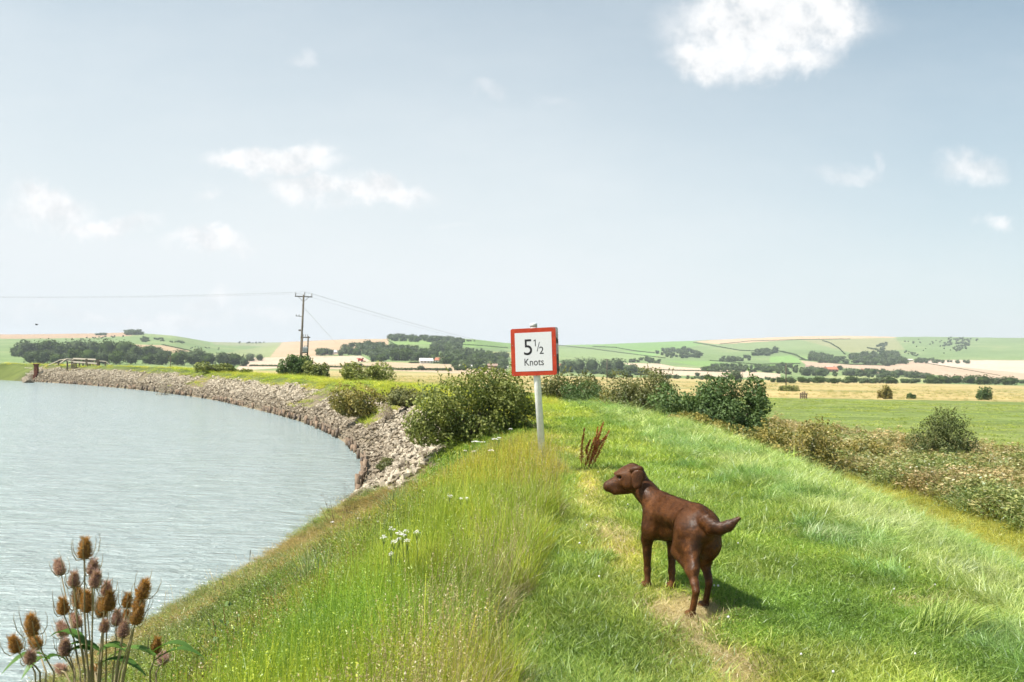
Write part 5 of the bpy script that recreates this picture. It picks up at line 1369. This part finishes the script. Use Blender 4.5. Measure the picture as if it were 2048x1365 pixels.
def far_trees():
    row([(52, 712, 44, 32), (92, 712, 46, 34), (122, 713, 40, 30), (150, 716, 44, 38), (184, 716, 44, 38), (215, 719, 40, 42), (246, 719, 44, 40), (272, 720, 34, 30), (292, 717, 40, 26)],
        'blue green', 'in the left wood, back row', 'trees of the wood left of the power pole', 71)
    row([(60, 727, 30, 22), (85, 728, 34, 28), (112, 729, 30, 20), (150, 728, 36, 32), (176, 729, 40, 34), (207, 729, 32, 26), (232, 730, 34, 30), (262, 729, 30, 24), (300, 729, 36, 22)],
        'rounded', 'in the left wood, front row', 'trees of the wood left of the power pole', 72)
    row([(325, 730, 34, 26), (355, 731, 36, 30), (386, 731, 34, 28), (396, 726, 34, 30), (418, 731, 30, 24), (445, 732, 34, 28), (470, 732, 36, 26), (488, 733, 22, 18), (500, 723, 20, 16), (519, 722, 18, 14)],
        'dark green', 'in the belt behind the bramble mound', 'trees of the belt behind the bramble mound', 73)
    row([(76, 724, 20, 14), (98, 724, 16, 12)], 'dark bushy', 'behind the sluice post', 'small trees behind the sluice', 74)
    row([(1135, 745, 32, 26), (1158, 745, 32, 30), (1184, 746, 34, 31), (1212, 744, 30, 26), (1236, 746, 34, 30), (1262, 748, 30, 20), (1288, 751, 22, 16)],
        'grey green poplar', 'in the clump right of the sign', 'trees of the clump right of the speed sign', 75, TALLC + CROWNS[4:])
    row([(1222, 757, 24, 13), (1253, 755, 26, 15)], 'bushy', 'by the thin pole', 'small trees by the thin pole', 76)
    row([(1335, 757, 18, 9), (1352, 758, 14, 8), (1395, 753, 12, 8), (1415, 760, 18, 12), (1438, 762, 14, 7), (1470, 761, 34, 20), (1478, 766, 14, 8)],
        'dark', 'before the pale field', 'trees of the loose row before the pale field', 77)
    row([(1612, 752, 30, 18), (1640, 752, 26, 15), (1680, 741, 14, 10), (1700, 752, 28, 16), (1722, 752, 24, 14), (1745, 750, 24, 14), (1768, 752, 24, 13), (1795, 754, 28, 16), (1822, 756, 28, 15), (1848, 758, 26, 13)],
        'blue green', 'in the belt round the farm', 'trees of the belt round the farm', 78)
    row([(1562, 766, 22, 12), (1580, 767, 20, 14), (1605, 766, 22, 13), (1640, 767, 24, 14), (1668, 768, 20, 12), (1702, 766, 30, 15), (1730, 767, 26, 12), (1760, 767, 26, 13), (1782, 768, 28, 15), (1812, 767, 20, 9), (1826, 767, 22, 10),
         (1865, 768, 30, 18), (1890, 768, 26, 18), (1912, 768, 28, 18), (1938, 768, 30, 18), (1968, 770, 34, 20), (1992, 770, 26, 16), (2020, 771, 30, 18)],
        'dark green', 'in the belt along the marsh', 'trees of the belt at the edge of the marsh', 79)
    row([(842, 741, 16, 10), (873, 742, 10, 6), (900, 743, 10, 8), (696, 734, 16, 8), (720, 733, 14, 6)], 'dark little', 'below the white farmhouse', 'little trees on the pale fields', 80)
    row([(790, 722, 26, 22), (812, 722, 30, 26), (838, 722, 24, 18), (885, 728, 18, 14), (762, 724, 22, 16)], 'broad dark', 'beside the white farmhouse', 'trees round the white farmhouse', 81)
far_trees()
def sample_poly(poly, n, rng):
    p = np.array(poly, float); lo = p.min(0); hi = p.max(0); out = []
    while len(out) < n:
        q = lo + rng.uniform(0, 1, 2) * (hi - lo)
        if in_poly(np.array([q[0]]), np.array([q[1]]), poly)[0]: out.append(q)
    return np.array(out)
def wood(name, poly, n, hpx, lab, seed, wpx=None, dark=1.0):
    rng = np.random.default_rng(seed); q = sample_poly(poly, n, rng); q = q[np.argsort(q[:, 1])]
    P = ground(q[:, 0], q[:, 1], 300); d = P[:, 1]; H = hpx / FPX * d * rng.uniform(.75, 1.25, n); Wd = (wpx or hpx * 1.15) / FPX * d * rng.uniform(.8, 1.25, n)
    S = np.stack([Wd / .8, Wd / .8, H / .9], 1); rot = np.stack([np.zeros(n), np.zeros(n), rng.uniform(0, 6.28, n)], 1)
    O = P.mean(0); o = scatter(name, WOODM, P - O, S, rot, np.ones((n, 3)), lab); o.location = O
def far_woods():
    w = wood
    w('woods', [(20, 722), (20, 700), (120, 697), (290, 700), (330, 708), (480, 722), (480, 730), (300, 728), (100, 726)], 130, 13, 'dense wood on the left seen between its nearer trees', 1)
    w('woods', [(243, 670), (252, 667), (285, 667), (284, 671), (262, 671)], 16, 8, 'dark clump of trees on top of the left hill', 2, 11)
    w('woods', [(192, 670), (215, 670), (215, 672), (192, 672)], 7, 4, 'small clump on the crest left of the hilltop clump', 3, 7)
    w('scrub', [(278, 678), (292, 676), (306, 684), (286, 685)], 16, 5, 'dark scrub patch on the left hill, upper', 4)
    w('scrub', [(304, 677), (330, 679), (330, 684), (310, 682)], 12, 3.5, 'long thin scrub patch on the left hill', 5)
    w('scrub', [(340, 684), (368, 684), (368, 688), (340, 687)], 12, 3.5, 'lower scrub patch on the left hill', 6)
    w('scrub', [(130, 678), (250, 672), (250, 676), (160, 681)], 14, 3, 'scattered bushes below the brown field', 7)
    w('scrub', [(370, 693), (480, 700), (480, 704), (380, 700)], 10, 2.5, 'scattered bushes low on the left hill', 8)
    w('woods', [(478, 686), (535, 685), (535, 687), (478, 688)], 16, 3, 'flat distant tree clump on the far ridge', 9)
    w('woods', [(617, 712), (640, 707), (680, 708), (690, 702), (705, 694), (735, 694), (760, 696), (800, 700), (840, 705), (900, 698), (960, 712), (1012, 716), (1012, 735), (900, 735), (860, 722), (745, 724), (735, 712), (690, 712)], 300, 12, 'dark wood climbing the hill round the white farmhouse', 10)
    w('woods', [(890, 684), (925, 681), (925, 702), (870, 705), (860, 695)], 40, 9, 'trees on the hillside below the ridge wood', 11)
    w('woods', [(766, 678), (800, 676), (860, 679), (905, 680), (905, 684), (850, 685), (790, 683)], 60, 9, 'dark wood on the ridge above the farmhouse', 12)
    w('woods', [(905, 683), (950, 682), (950, 684), (905, 685)], 16, 3, 'thin line of trees along the right of the ridge', 13)
    w('woods', [(930, 700), (975, 703), (1012, 712), (1012, 715), (940, 706)], 30, 5, 'hedge like wood under the pale slope', 14)
    w('woods', [(1308, 710), (1330, 700), (1375, 700), (1412, 714), (1400, 718), (1340, 717)], 80, 7, 'triangular dark copse on the right downs', 15)
    w('scrub', [(1256, 724), (1290, 719), (1320, 723), (1318, 728), (1262, 726)], 26, 6, 'oval copse below the triangular one', 16)
    w('woods', [(1500, 712), (1520, 702), (1552, 701), (1560, 710), (1530, 713)], 40, 8, 'copse on the right downs left of the long hedge', 17)
    w('woods', [(1434, 725), (1450, 718), (1500, 716), (1498, 723), (1450, 726)], 36, 7, 'lower copse of the right downs', 18)
    w('woods', [(1400, 740), (1440, 733), (1560, 738), (1560, 746), (1420, 744)], 90, 8, 'dark belt before the lower downs', 19)
    w('woods', [(1618, 722), (1622, 712), (1650, 715), (1690, 722), (1700, 730), (1640, 727)], 55, 9, 'dark wood left of the great hanger', 20)
    w('woods', [(1700, 726), (1704, 712), (1740, 713), (1765, 710), (1795, 712), (1815, 730), (1780, 733), (1720, 730)], 110, 10, 'great dark hanger wood above the tan field', 21)
    w('woods', [(1825, 724), (1850, 719), (1900, 724), (1955, 726), (1950, 728), (1830, 727)], 40, 6, 'straggling trees along the foot of the right down', 22)
    w('scrub', [(1748, 702), (1756, 690), (1774, 688), (1772, 698), (1764, 703)], 26, 4, 'dark scrub block on the right down', 23)
    w('scrub', [(1732, 696), (1764, 702), (1762, 704), (1736, 698)], 14, 3, 'scrub streak below the dark block', 24)
    w('scrub', [(1884, 680), (1900, 676), (1955, 680), (1952, 684), (1940, 690), (1935, 700), (1910, 704), (1905, 698), (1925, 688), (1910, 690), (1885, 694), (1880, 690), (1900, 685)], 90, 3.5, 'large scrub patch below the crest of the right down', 25)
    w('scrub', [(1800, 676), (1880, 680), (1930, 712), (1850, 704), (1815, 690)], 26, 2.5, 'speckled bushes on the right down', 26)
    w('scrub', [(1802, 700), (1820, 704), (1838, 712), (1830, 714), (1808, 706)], 18, 3, 'scrub edge of the chalk pit', 27)
    w('woods', [(1545, 733), (1580, 733), (1640, 742), (1760, 746), (1860, 752), (1860, 758), (1640, 754), (1545, 748)], 110, 8, 'dark belt of trees behind the farm buildings', 28)
    w('woods', [(1545, 762), (1700, 763), (1860, 765), (2060, 764), (2060, 769), (1545, 767)], 130, 7, 'undergrowth of the long belt at the marsh edge', 29)
    w('woods', [(900, 735), (1012, 737), (1012, 745), (900, 741)], 40, 8, 'trees behind the roofs left of the sign', 30)
    w('woods', [(1115, 738), (1290, 745), (1300, 752), (1115, 748)], 70, 9, 'undergrowth of the clump right of the sign', 31)
    w('woods', [(1320, 754), (1540, 758), (1540, 762), (1320, 759)], 60, 5, 'low scrub at the edge of the marsh', 32)
    def hedge(pts, hp, lab, seed):
        rng = np.random.default_rng(seed); p = np.array(pts, float); L = np.concatenate([[0], np.cumsum(np.hypot(*np.diff(p, axis=0).T))]); n = max(6, int(L[-1] / (hp * .55)))
        t = np.linspace(0, L[-1], n); q = np.stack([np.interp(t, L, p[:, 0]), np.interp(t, L, p[:, 1])], 1)
        P = ground(q[:, 0], q[:, 1], 300); d = P[:, 1]; O = P.mean(0); Vs = []
        for k in range(n):
            m = 26; c = P[k] - O; s = hp / FPX * d[k]; u = rng.normal(0, 1, (m, 3)); u /= np.linalg.norm(u, axis=1)[:, None]
            pp = c + np.array([0, 0, s * .45]) + u * s * np.array([.75, .75, .5]) * rng.uniform(.4, 1, (m, 1)); V, T, br = leaves_at(rng, pp, s * .42, 1.3); Vs.append((V, None, T, np.zeros(len(V)), br))
        V, Q, T, A = merge(Vs); o = obj('hedge', np_mesh('hedge', V, Q, T, ML_tree, A), None, O); tag(o, lab, 'hedge')
    H = hedge
    H([(325, 691), (350, 696), (382, 703)], 2.4, 'dark hedge slanting down beside the tan patch on the left hill', 1)
    H([(1112, 691), (1180, 698), (1240, 706), (1330, 717)], 1.6, 'thin hedge slanting across the green down right of the sign', 2)
    H([(1186, 694), (1230, 696), (1270, 703), (1310, 707)], 2.0, 'hedge running into the triangular copse', 3)
    H([(1388, 686), (1440, 695), (1480, 702), (1535, 704)], 2.2, 'hedge joining the ridge field to the copse', 4)
    H([(1440, 689), (1500, 683), (1600, 680), (1700, 679)], 1.5, 'thin hedge under the tan field on the crest', 5)
    H([(1646, 683), (1660, 687), (1678, 698), (1690, 710)], 2.6, 'hedge dropping steeply to the great hanger', 6)
    H([(1560, 704), (1590, 711), (1612, 722)], 3.2, 'bushy hedge dropping from the copse', 7)
    H([(500, 733), (600, 734), (700, 736), (760, 735)], 4.0, 'dark hedge behind the power pole bushes', 8)
    H([(745, 738), (800, 741), (850, 741), (900, 742)], 5.5, 'thick dark hedge below the farmhouse', 9)
    H([(1320, 741), (1400, 743), (1480, 746)], 2.4, 'low hedge across the pale field', 10)
    H([(1600, 720), (1650, 725), (1700, 730), (1780, 732)], 2.2, 'hedge along the top of the tan field', 11)
    H([(1850, 727), (1920, 738), (2000, 752)], 1.2, 'thin line dividing the tan field on the right', 12)
    H([(775, 681), (782, 686), (790, 690)], 2.0, 'short hedge at the end of the brown field', 13)
    H([(880, 688), (960, 692), (1015, 697)], 2.0, 'hedge between the upper green fields by the sign', 14)
    H([(820, 727), (860, 727), (905, 728)], 4.0, 'clipped hedge in front of the white farmhouse', 15)
    H([(1420, 722), (1520, 730), (1600, 728)], 2.0, 'hedge along the foot of the lower copse', 16)
far_woods()

# ------------------------------------------------------------------ farm buildings
M_wallw = plain_mat('white_render', (.62, .6, .56), (.74, .72, .68), 3, .8); M_brickw = plain_mat('brick_wall', (.34, .17, .12), (.45, .25, .18), 3, .85); M_roofw = plain_mat('pale_sheet_roof', (.55, .55, .53), (.66, .66, .64), 2, .6)
M_tile = plain_mat('red_tile_roof', (.36, .13, .08), (.5, .2, .12), 3, .8); M_tile2 = plain_mat('brown_tile_roof', (.26, .18, .14), (.36, .26, .2), 3, .8); M_glass = plain_mat('dark_window', (.03, .035, .04), (.06, .065, .07), 3, .15, .5)
def house(px, py, w, h, depth, wall, roof, lab, rz=0.0, win=3, chim=True, grp=None, name='farmhouse'):
    p = g1(px, py, 250); d = p[1]; Wm = w / FPX * d; Hm = h / FPX * d; D_ = depth; root = empty(name, p, (0, 0, rz)); tag(root, lab, 'house' if chim else 'barn', grp)
    hw = Hm * .5; b = MB(); b.box((0, 0, hw / 2 - .3), (Wm / 2, D_ / 2, hw / 2 + .3)); 
    b.add([(-Wm / 2, -D_ / 2, hw), (-Wm / 2, D_ / 2, hw), (-Wm / 2, 0, Hm * .97)], [(0, 2, 1)]); b.add([(Wm / 2, -D_ / 2, hw), (Wm / 2, D_ / 2, hw), (Wm / 2, 0, Hm * .97)], [(0, 1, 2)])
    b.build('wall', wall, root)
    o = Wm * .03; b = MB(); t = Hm * .03
    for s in (-1, 1):
        y0 = s * D_ * .55; z0 = hw - Hm * .04
        b.add([(-Wm / 2 - o, y0, z0), (Wm / 2 + o, y0, z0), (Wm / 2 + o, 0, Hm), (-Wm / 2 - o, 0, Hm), (-Wm / 2 - o, y0, z0 + t), (Wm / 2 + o, y0, z0 + t), (Wm / 2 + o, 0, Hm + t), (-Wm / 2 - o, 0, Hm + t)],
              [(0, 1, 2, 3), (4, 7, 6, 5), (0, 4, 5, 1), (1, 5, 6, 2), (0, 3, 7, 4)])
    rf = b.build('roof', roof, root)
    if chim:
        b = MB(); b.box((Wm * .3, 0, Hm * 1.05), (Wm * .035, Wm * .035, Hm * .12)); b.build('chimney', M_brickw, rf)
    for k in range(win):
        x = (k + .5) / win * Wm - Wm / 2; b = MB(); b.box((x, -D_ / 2 - .03, hw * .55), (Wm * .05, .06, hw * .22)); b.build('window', M_glass, root)
def harvester():
    p = g1(721, 724, 250); root = empty('combine_harvester', p, (0, 0, .3)); tag(root, 'small red combine harvester working on the pale field', 'harvester')
    m_r = plain_mat('red_paint', (.45, .04, .02), (.55, .06, .03), 3, .4); m_t = plain_mat('black_rubber', (.02, .02, .02), (.04, .04, .04), 5, .8)
    b = MB(); b.box((0, 0, 2.1), (2.6, 1.5, 1.1)); b.box((-1.2, 0, 3.4), (1.1, 1.2, .35)); b.beam((-2.4, .9, 3.1), (-4.2, 2.8, 3.6), .3, .3); b.build('body', m_r, root)
    b = MB(); b.box((2.3, 0, 3.3), (.7, .9, .8)); b.build('cab', M_glass, root)
    b = MB(); b.box((3.9, 0, .7), (.8, 3.0, .5)); b.build('header', m_r, root)
    for x, y, r in ((1.5, 1.5, .95), (1.5, -1.5, .95), (-1.9, 1.3, .6), (-1.9, -1.3, .6)):
        b = MB(); b.lathe((x, y, r), [(-.3, r * .9), (-.25, r), (.25, r), (.3, r * .9)], 14, (0, 1, 0)); b.build('wheel', m_t, root, True)
def buildings():
    house(852, 727, 26, 10, 9, M_wallw, M_roofw, 'long white farmhouse with pale roof in front of the dark wood', .25, 4)
    house(880, 726, 18, 10, 8, M_wallw, M_tile, 'red roofed house just right of the long white farmhouse', -.2, 2)
    house(669, 708, 14, 7, 8, M_wallw, M_roofw, 'small white house among trees below the brown field', .1, 2)
    house(985, 736, 20, 8, 9, M_brickw, M_tile2, 'brown roofed building left of the speed sign', .1, 2)
    house(932, 735, 24, 5, 8, M_wallw, M_roofw, 'low white building behind the hawthorn bush', 0, 3, False, None, 'barn')
    house(1012, 737, 10, 5, 6, M_wallw, M_roofw, 'tiny white shed touching the left of the sign', 0, 1, False, None, 'shed')
    house(1125, 736, 14, 8, 8, M_brickw, M_tile, 'red roofed house close right of the sign', .15, 2)
    house(1662, 744, 22, 10, 10, M_brickw, M_tile, 'big red roofed farm building right of the tan field hedge', .2, 3)
    house(1660, 738, 20, 5, 10, M_brickw, M_roofw, 'pale roofed barn behind the red roofed farm building', .2, 2, False, None, 'barn')
    house(1618, 737, 14, 6, 8, M_wallw, M_tile2, 'white cottage at the left of the farm', -.2, 2)
    house(1723, 747, 11, 9, 7, M_wallw, M_tile, 'steep red gabled cottage in the tree belt', .9, 2)
    house(1748, 749, 18, 5, 8, M_wallw, M_tile2, 'long low white house right of the gabled cottage', .1, 3)
    house(1818, 722, 13, 3.5, 8, M_brickw, M_roofw, 'lone flat barn on the down above the tan field', .1, 1, False, None, 'barn')
    harvester()
buildings()

# ------------------------------------------------------------------ power line and poles
M_pole = plain_mat('creosoted_pole', (.07, .06, .045), (.15, .13, .10), 6, .85, .15, .5, .01, 0, (4, 4, .5)); M_ins = plain_mat('porcelain', (.30, .30, .31), (.42, .42, .43), 10, .3, .5); M_wire = plain_mat('bare_wire', (.3, .31, .32), (.38, .39, .4), 10, .6); M_tank = plain_mat('grey_tank', (.42, .45, .46), (.52, .55, .56), 6, .5)
def power():
    d = 117.0; top = at(607.5, 590, d); low = at(601, 730, d); gz = on(low[0], low[1]); u = (top - low) / np.linalg.norm(top - low)
    O = np.array([low[0], low[1], gz]); foot = low + u * ((gz - .4 - low[2]) / u[2])
    root = empty('power_pole', O); tag(root, 'tall leaning wooden power pole standing in the round bush', 'power pole')
    b = MB(); b.tube([foot - O, (foot + top) / 2 - O, top - O], [.16, .14, .11], 10); b.build('pole', M_pole, root, True)
    ax = np.array([.94, .34, 0.0]); pt = []
    b = MB(); b.beam(top - O - ax * 1.15 - u * .25, top - O + ax * 1.15 - u * .25, .12, .12); b.beam(top - O - ax * .75 - u * .25, top - O - u * .95, .05, .05); b.beam(top - O + ax * .75 - u * .25, top - O - u * .95, .05, .05); b.build('crossarm', M_pole, root)
    for k in (-1.05, .12, 1.05):
        c = top - O + ax * k - u * (.18 if k != .12 else -.0); b = MB(); b.lathe(c, [(0, .03), (.1, .09), (.16, .05), (.24, .10), (.30, .05), (.36, .09), (.42, .04)], 8); b.build('insulator', M_ins, root); pt.append(c + O + np.array([0, 0, .42]))
    c = at(603, 633.5, d) - O; b = MB(); b.beam(c + np.array([-.75, .1, .05]), c + np.array([.15, 0, 0]), .07, .07); b.build('bracket', M_pole, root)
    for q in (-.72, -.35): 
        b = MB(); b.lathe(c + np.array([q, .05, .02]), [(0, .05), (.14, .08), (.25, .04)], 7); b.build('insulator', M_ins, root)
    b = MB(); c = at(599.5, 661, d) - O; b.box(c, (.14, .1, .1)); b.build('switch_box', M_pole, root)
    # H frame with transformer
    d2 = 113.0; A = at(605, 673, d2); B_ = at(616.5, 673, d2); gz2 = on(B_[0], B_[1]); O2 = np.array([B_[0], B_[1], gz2])
    h2 = empty('transformer_frame', O2); tag(h2, 'two legged timber frame carrying a grey transformer beside the tall pole', 'transformer')
    for q in (A, B_):
        f = q.copy(); f[2] = gz2 - .3; f[0] -= .12; b = MB(); b.tube([f - O2, q - O2], [.13, .10], 8); b.build('leg', M_pole, h2, True)
    b = MB(); b.beam(A - O2 + np.array([-.25, 0, -.15]), B_ - O2 + np.array([.25, 0, -.15]), .12, .14); b.beam(at(605, 706, d2) - O2, at(616, 706, d2) - O2, .1, .12); b.build('crossbeam', M_pole, h2)
    c = at(611, 700, d2) - O2; b = MB(); b.box(c, (.30, .24, .34)); 
    for k in range(5): b.box(c + np.array([-.24 + .12 * k, -.29, 0]), (.012, .05, .26))
    b.build('transformer_tank', M_tank, h2)
    for k in (-.15, 0, .15): b = MB(); b.lathe(c + np.array([k, 0, .34]), [(0, .035), (.08, .05), (.14, .03), (.2, .045), (.26, .02)], 7); b.build('bushing', M_ins, h2)
    for k in (.12, .5, .88): q = A * (1 - k) + B_ * k - O2; b = MB(); b.lathe(q + np.array([0, 0, -.06]), [(0, .03), (.12, .07), (.2, .04), (.3, .06)], 7); b.build('insulator', M_ins, h2)
    # thin poles out on the marsh
    def thin(px, ty, by, lab, arm=True):
        dd = 3.85 * FPX / (by - horizon(px)); t = at(px, ty, dd); bb = at(px, by, dd); z = on(bb[0], bb[1]); OO = np.array([bb[0], bb[1], z]); r_ = empty('utility_pole', OO); tag(r_, lab, 'utility pole')
        b = MB(); tt = t - OO; b.tube([(0, 0, -.3), tt], [.17, .12], 7); b.build('pole', M_pole, r_, True)
        if arm: b = MB(); b.beam(tt + np.array([-1.3, 0, -.2]), tt + np.array([1.3, .3, -.2]), .12, .14); b.build('crossarm', M_pole, r_)
        return t
    t2 = thin(1214, 718, 765, 'thin utility pole before the clump right of the sign')
    t3 = thin(1572, 727, 780, 'thin wooden pole standing behind the low scrub mound', False)
    thin(341, 713, 748, 'small pole far beyond the left levee, behind the pale dry bush')
    # wires: one object per span
    far_l = at(-620, 572, 145)
    def span(a, c, sag, lab, n=26):
        a = np.array(a); c = np.array(c); P = [a * (1 - t) + c * t - np.array([0, 0, sag * 4 * t * (1 - t)]) for t in np.linspace(0, 1, n)]
        b = MB(); b.tube([p - a for p in P], .009, 4); tag(b.build('overhead_wire', M_wire, None, False, a), lab, 'wire')
    for k, w_ in enumerate(('left', 'middle', 'right')):
        off = ax * (-1.05, .12, 1.05)[k]
        span(pt[k], far_l + off, 1.2, 'power line wire leading out of view to the left, %s of three' % ('lowest', 'middle', 'highest')[k])
        span(pt[k], np.array(t2) + off, 2.4, 'power line wire falling behind the sign to the thin pole, %s insulator' % w_, 40)
    span(at(604, 662, 117), at(624, 700, 108) * np.array([1, 1, 1]), .0, 'short stay wire between the pole and the transformer frame', 4)
    s1 = at(695, 686, 109.0); 
    b = MB(); s2 = g1(722, 742, 60); tag(b and (b.tube([np.zeros(3), at(604.5, 612, 117) * 0 + (s2 - at(604.5, 612, 117))], .02, 5), b.build('stay_wire', M_tank, None, False, at(604.5, 612, 117)))[1], 'pale stay wire slanting from the tall pole to the ground', 'wire')
power()

# ------------------------------------------------------------------ sluice, footbridge fence, bird
M_rail = plain_mat('bleached_rail', (.44, .38, .30), (.66, .60, .50), 5, .85, .15, .4, .01, 0, (4, 4, 4)); M_rust = plain_mat('rusty_iron', (.07, .025, .018), (.16, .06, .035), 5, .8)
def fence():
    d0 = 141.0
    def fnc(name, lab, posts, rails, dd, mat_p, mat_r, w=.14, zt=None):
        c = at(posts[0][0], posts[0][2], dd(posts[0][0])); O = np.array([c[0], c[1], on(c[0], c[1])]); r_ = empty(name, O); tag(r_, lab, 'fence')
        for (x, yt, yb) in posts:
            q = dd(x); b = MB(); t = at(x, yt, q); e = at(x, yb, q); e[2] = min(e[2], on(e[0], e[1])) - .1; ww = w * (2.0 if (x in (174, 197)) else 1); b.beam(e - O, t - O, ww, ww, (0, 1, 0)); b.build('post', mat_p, r_)
        for (x0, y0, x1, y1, t_) in rails:
            b = MB(); b.beam(at(x0, y0, dd(x0)) - O + np.array([0, -.1, 0]), at(x1, y1, dd(x1)) - O + np.array([0, -.1, 0]), .05, t_); b.build('rail', mat_r, r_)
    dd = lambda x: 166 - (x - 100) * .03
    fnc('footbridge_fence', 'bleached timber railings of the footbridge on the levee crest', [(148, 716, 726), (152, 717, 734), (159, 717, 730), (166, 716, 731), (174, 718, 731), (180, 719, 731), (186, 721, 732), (193, 721, 731), (197, 719, 730), (211, 722, 729), (135, 718, 725), (144, 719, 724)],
        [(147, 717.5, 192, 719.5, .26), (147, 724, 196, 727.5, .28), (197, 722, 211, 723, .12), (133, 718, 148, 719, .12), (211, 723, 224, 732, .10), (135, 722, 148, 723, .10)], dd, M_pole, M_rail, .2)
    d2 = lambda x: 176 - (x - 60) * .08
    fnc('stepped_handrail', 'grey handrail sloping down from the footbridge to the sluice', [(83, 733, 746), (117, 719, 733), (120, 732, 754)],
        [(84, 736, 117, 722, .13), (84, 742, 117, 728, .12), (121, 733, 150, 726, .12), (121, 741, 148, 735, .12), (117, 721, 134, 718, .12), (120, 727, 133, 718, .14), (122, 745, 134, 741, .14), (75, 750, 103, 738, .12), (50, 736, 70, 737, .10)], d2, M_pole, M_rail, .18)
    # the sluice
    c = at(72, 765, 170); O = np.array([c[0], c[1], WATER_Z]); root = empty('sluice_gate', O); tag(root, 'rusty iron sluice post with gate at the far water edge', 'sluice')
    D_ = 170; b = MB(); b.beam(at(72.5, 764, D_) - O, at(72.5, 729, D_) - O, .62, .62, (0, 1, 0)); b.build('post', M_rust, root)
    b = MB(); b.beam(at(72.5, 731, D_) - O, at(72.5, 728, D_) - O, .85, .8, (0, 1, 0)); b.build('cap', M_rust, root)
    b = MB(); b.beam(at(70, 763, D_ - .6) - O, at(70, 750, D_ - .6) - O, .62, .5, (0, 1, 0)); b.build('gate', M_rust, root)
    b = MB(); b.beam(at(64, 765, D_) - O, at(90, 765, D_) - O, .5, .25); b.build('sill_beam', M_postd, root)
    for x in (62, 66, 77, 80, 83, 86): b = MB(); b.beam(at(x, 765, D_ - .3) - O, at(x, 748 if x > 75 else 751, D_ - .3) - O, .10, .10, (0, 1, 0)); b.build('stake', M_post, root)
    b = MB(); b.beam(at(51, 747, D_) - O, at(87, 748.5, D_) - O, .16, .12); b.build('walkway_rail', M_rail, root)
    rk = MB(); c = at(56, 763, 160); me = STONES_D[0]; o = obj('boulder', me, None, (c[0], c[1], WATER_Z + .6), (.2, .1, .5), (3.4, 2.2, 3.2)); tag(o, 'dark weedy mound left of the sluice post', 'boulder')
    # small leaning fence out on the meadow
    q = lambda x: 3.85 * FPX / (797 - horizon(1606))
    fnc('broken_fence', 'broken grey stub of fence at the edge of the green meadow', [(1601, 786, 797), (1605, 784, 797), (1609, 783, 797), (1613, 787, 797)], [(1600, 789, 1615, 788, .2), (1601, 793, 1614, 794, .18)], q, M_post, M_post, .18)
    p = at(73, 650, 130); b = MB(); 
    b.lathe((0, 0, 0), [(-.22, .01), (-.14, .05), (0, .075), (.12, .05), (.17, .045), (.22, .01)], 8, (1, 0, 0)); m_b = plain_mat('dark_feathers', (.02, .02, .02), (.05, .05, .05), 9)
    r_ = empty('bird', p); tag(r_, 'tiny dark bird flying over the left hill', 'bird'); b.build('body', m_b, r_, True)
    for s in (-1, 1): b = MB(); b.add([(.08, s * .04, .02), (-.08, s * .04, .02), (-.1, s * .28, .14), (.03, s * .48, .1), (.08, s * .28, .14)] + [(.08, s * .04, .03), (-.08, s * .04, .03), (-.1, s * .28, .15), (.03, s * .48, .11), (.08, s * .28, .15)], [(0, 1, 2, 3, 4), (9, 8, 7, 6, 5), (0, 5, 6, 1), (1, 6, 7, 2), (2, 7, 8, 3), (3, 8, 9, 4), (4, 9, 5, 0)]); b.build('wing', m_b, r_)
fence()

# ------------------------------------------------------------------ air
def haze():
    m = bpy.data.materials.new('air'); m.use_nodes = True; nt = m.node_tree; nt.nodes.clear()
    v = nt.nodes.new('ShaderNodeVolumePrincipled'); v.inputs['Color'].default_value = (.86, .92, 1.0, 1); v.inputs['Density'].default_value = HAZE
    o = nt.nodes.new('ShaderNodeOutputMaterial'); nt.links.new(v.outputs[0], o.inputs['Volume'])
    b = MB(); b.box((0, 0, 97), (5700, 5700, 105)); h = b.build('haze', m); tag(h, 'faint summer haze over the valley', None, None, 'stuff')
HAZE = 0.00013
haze()
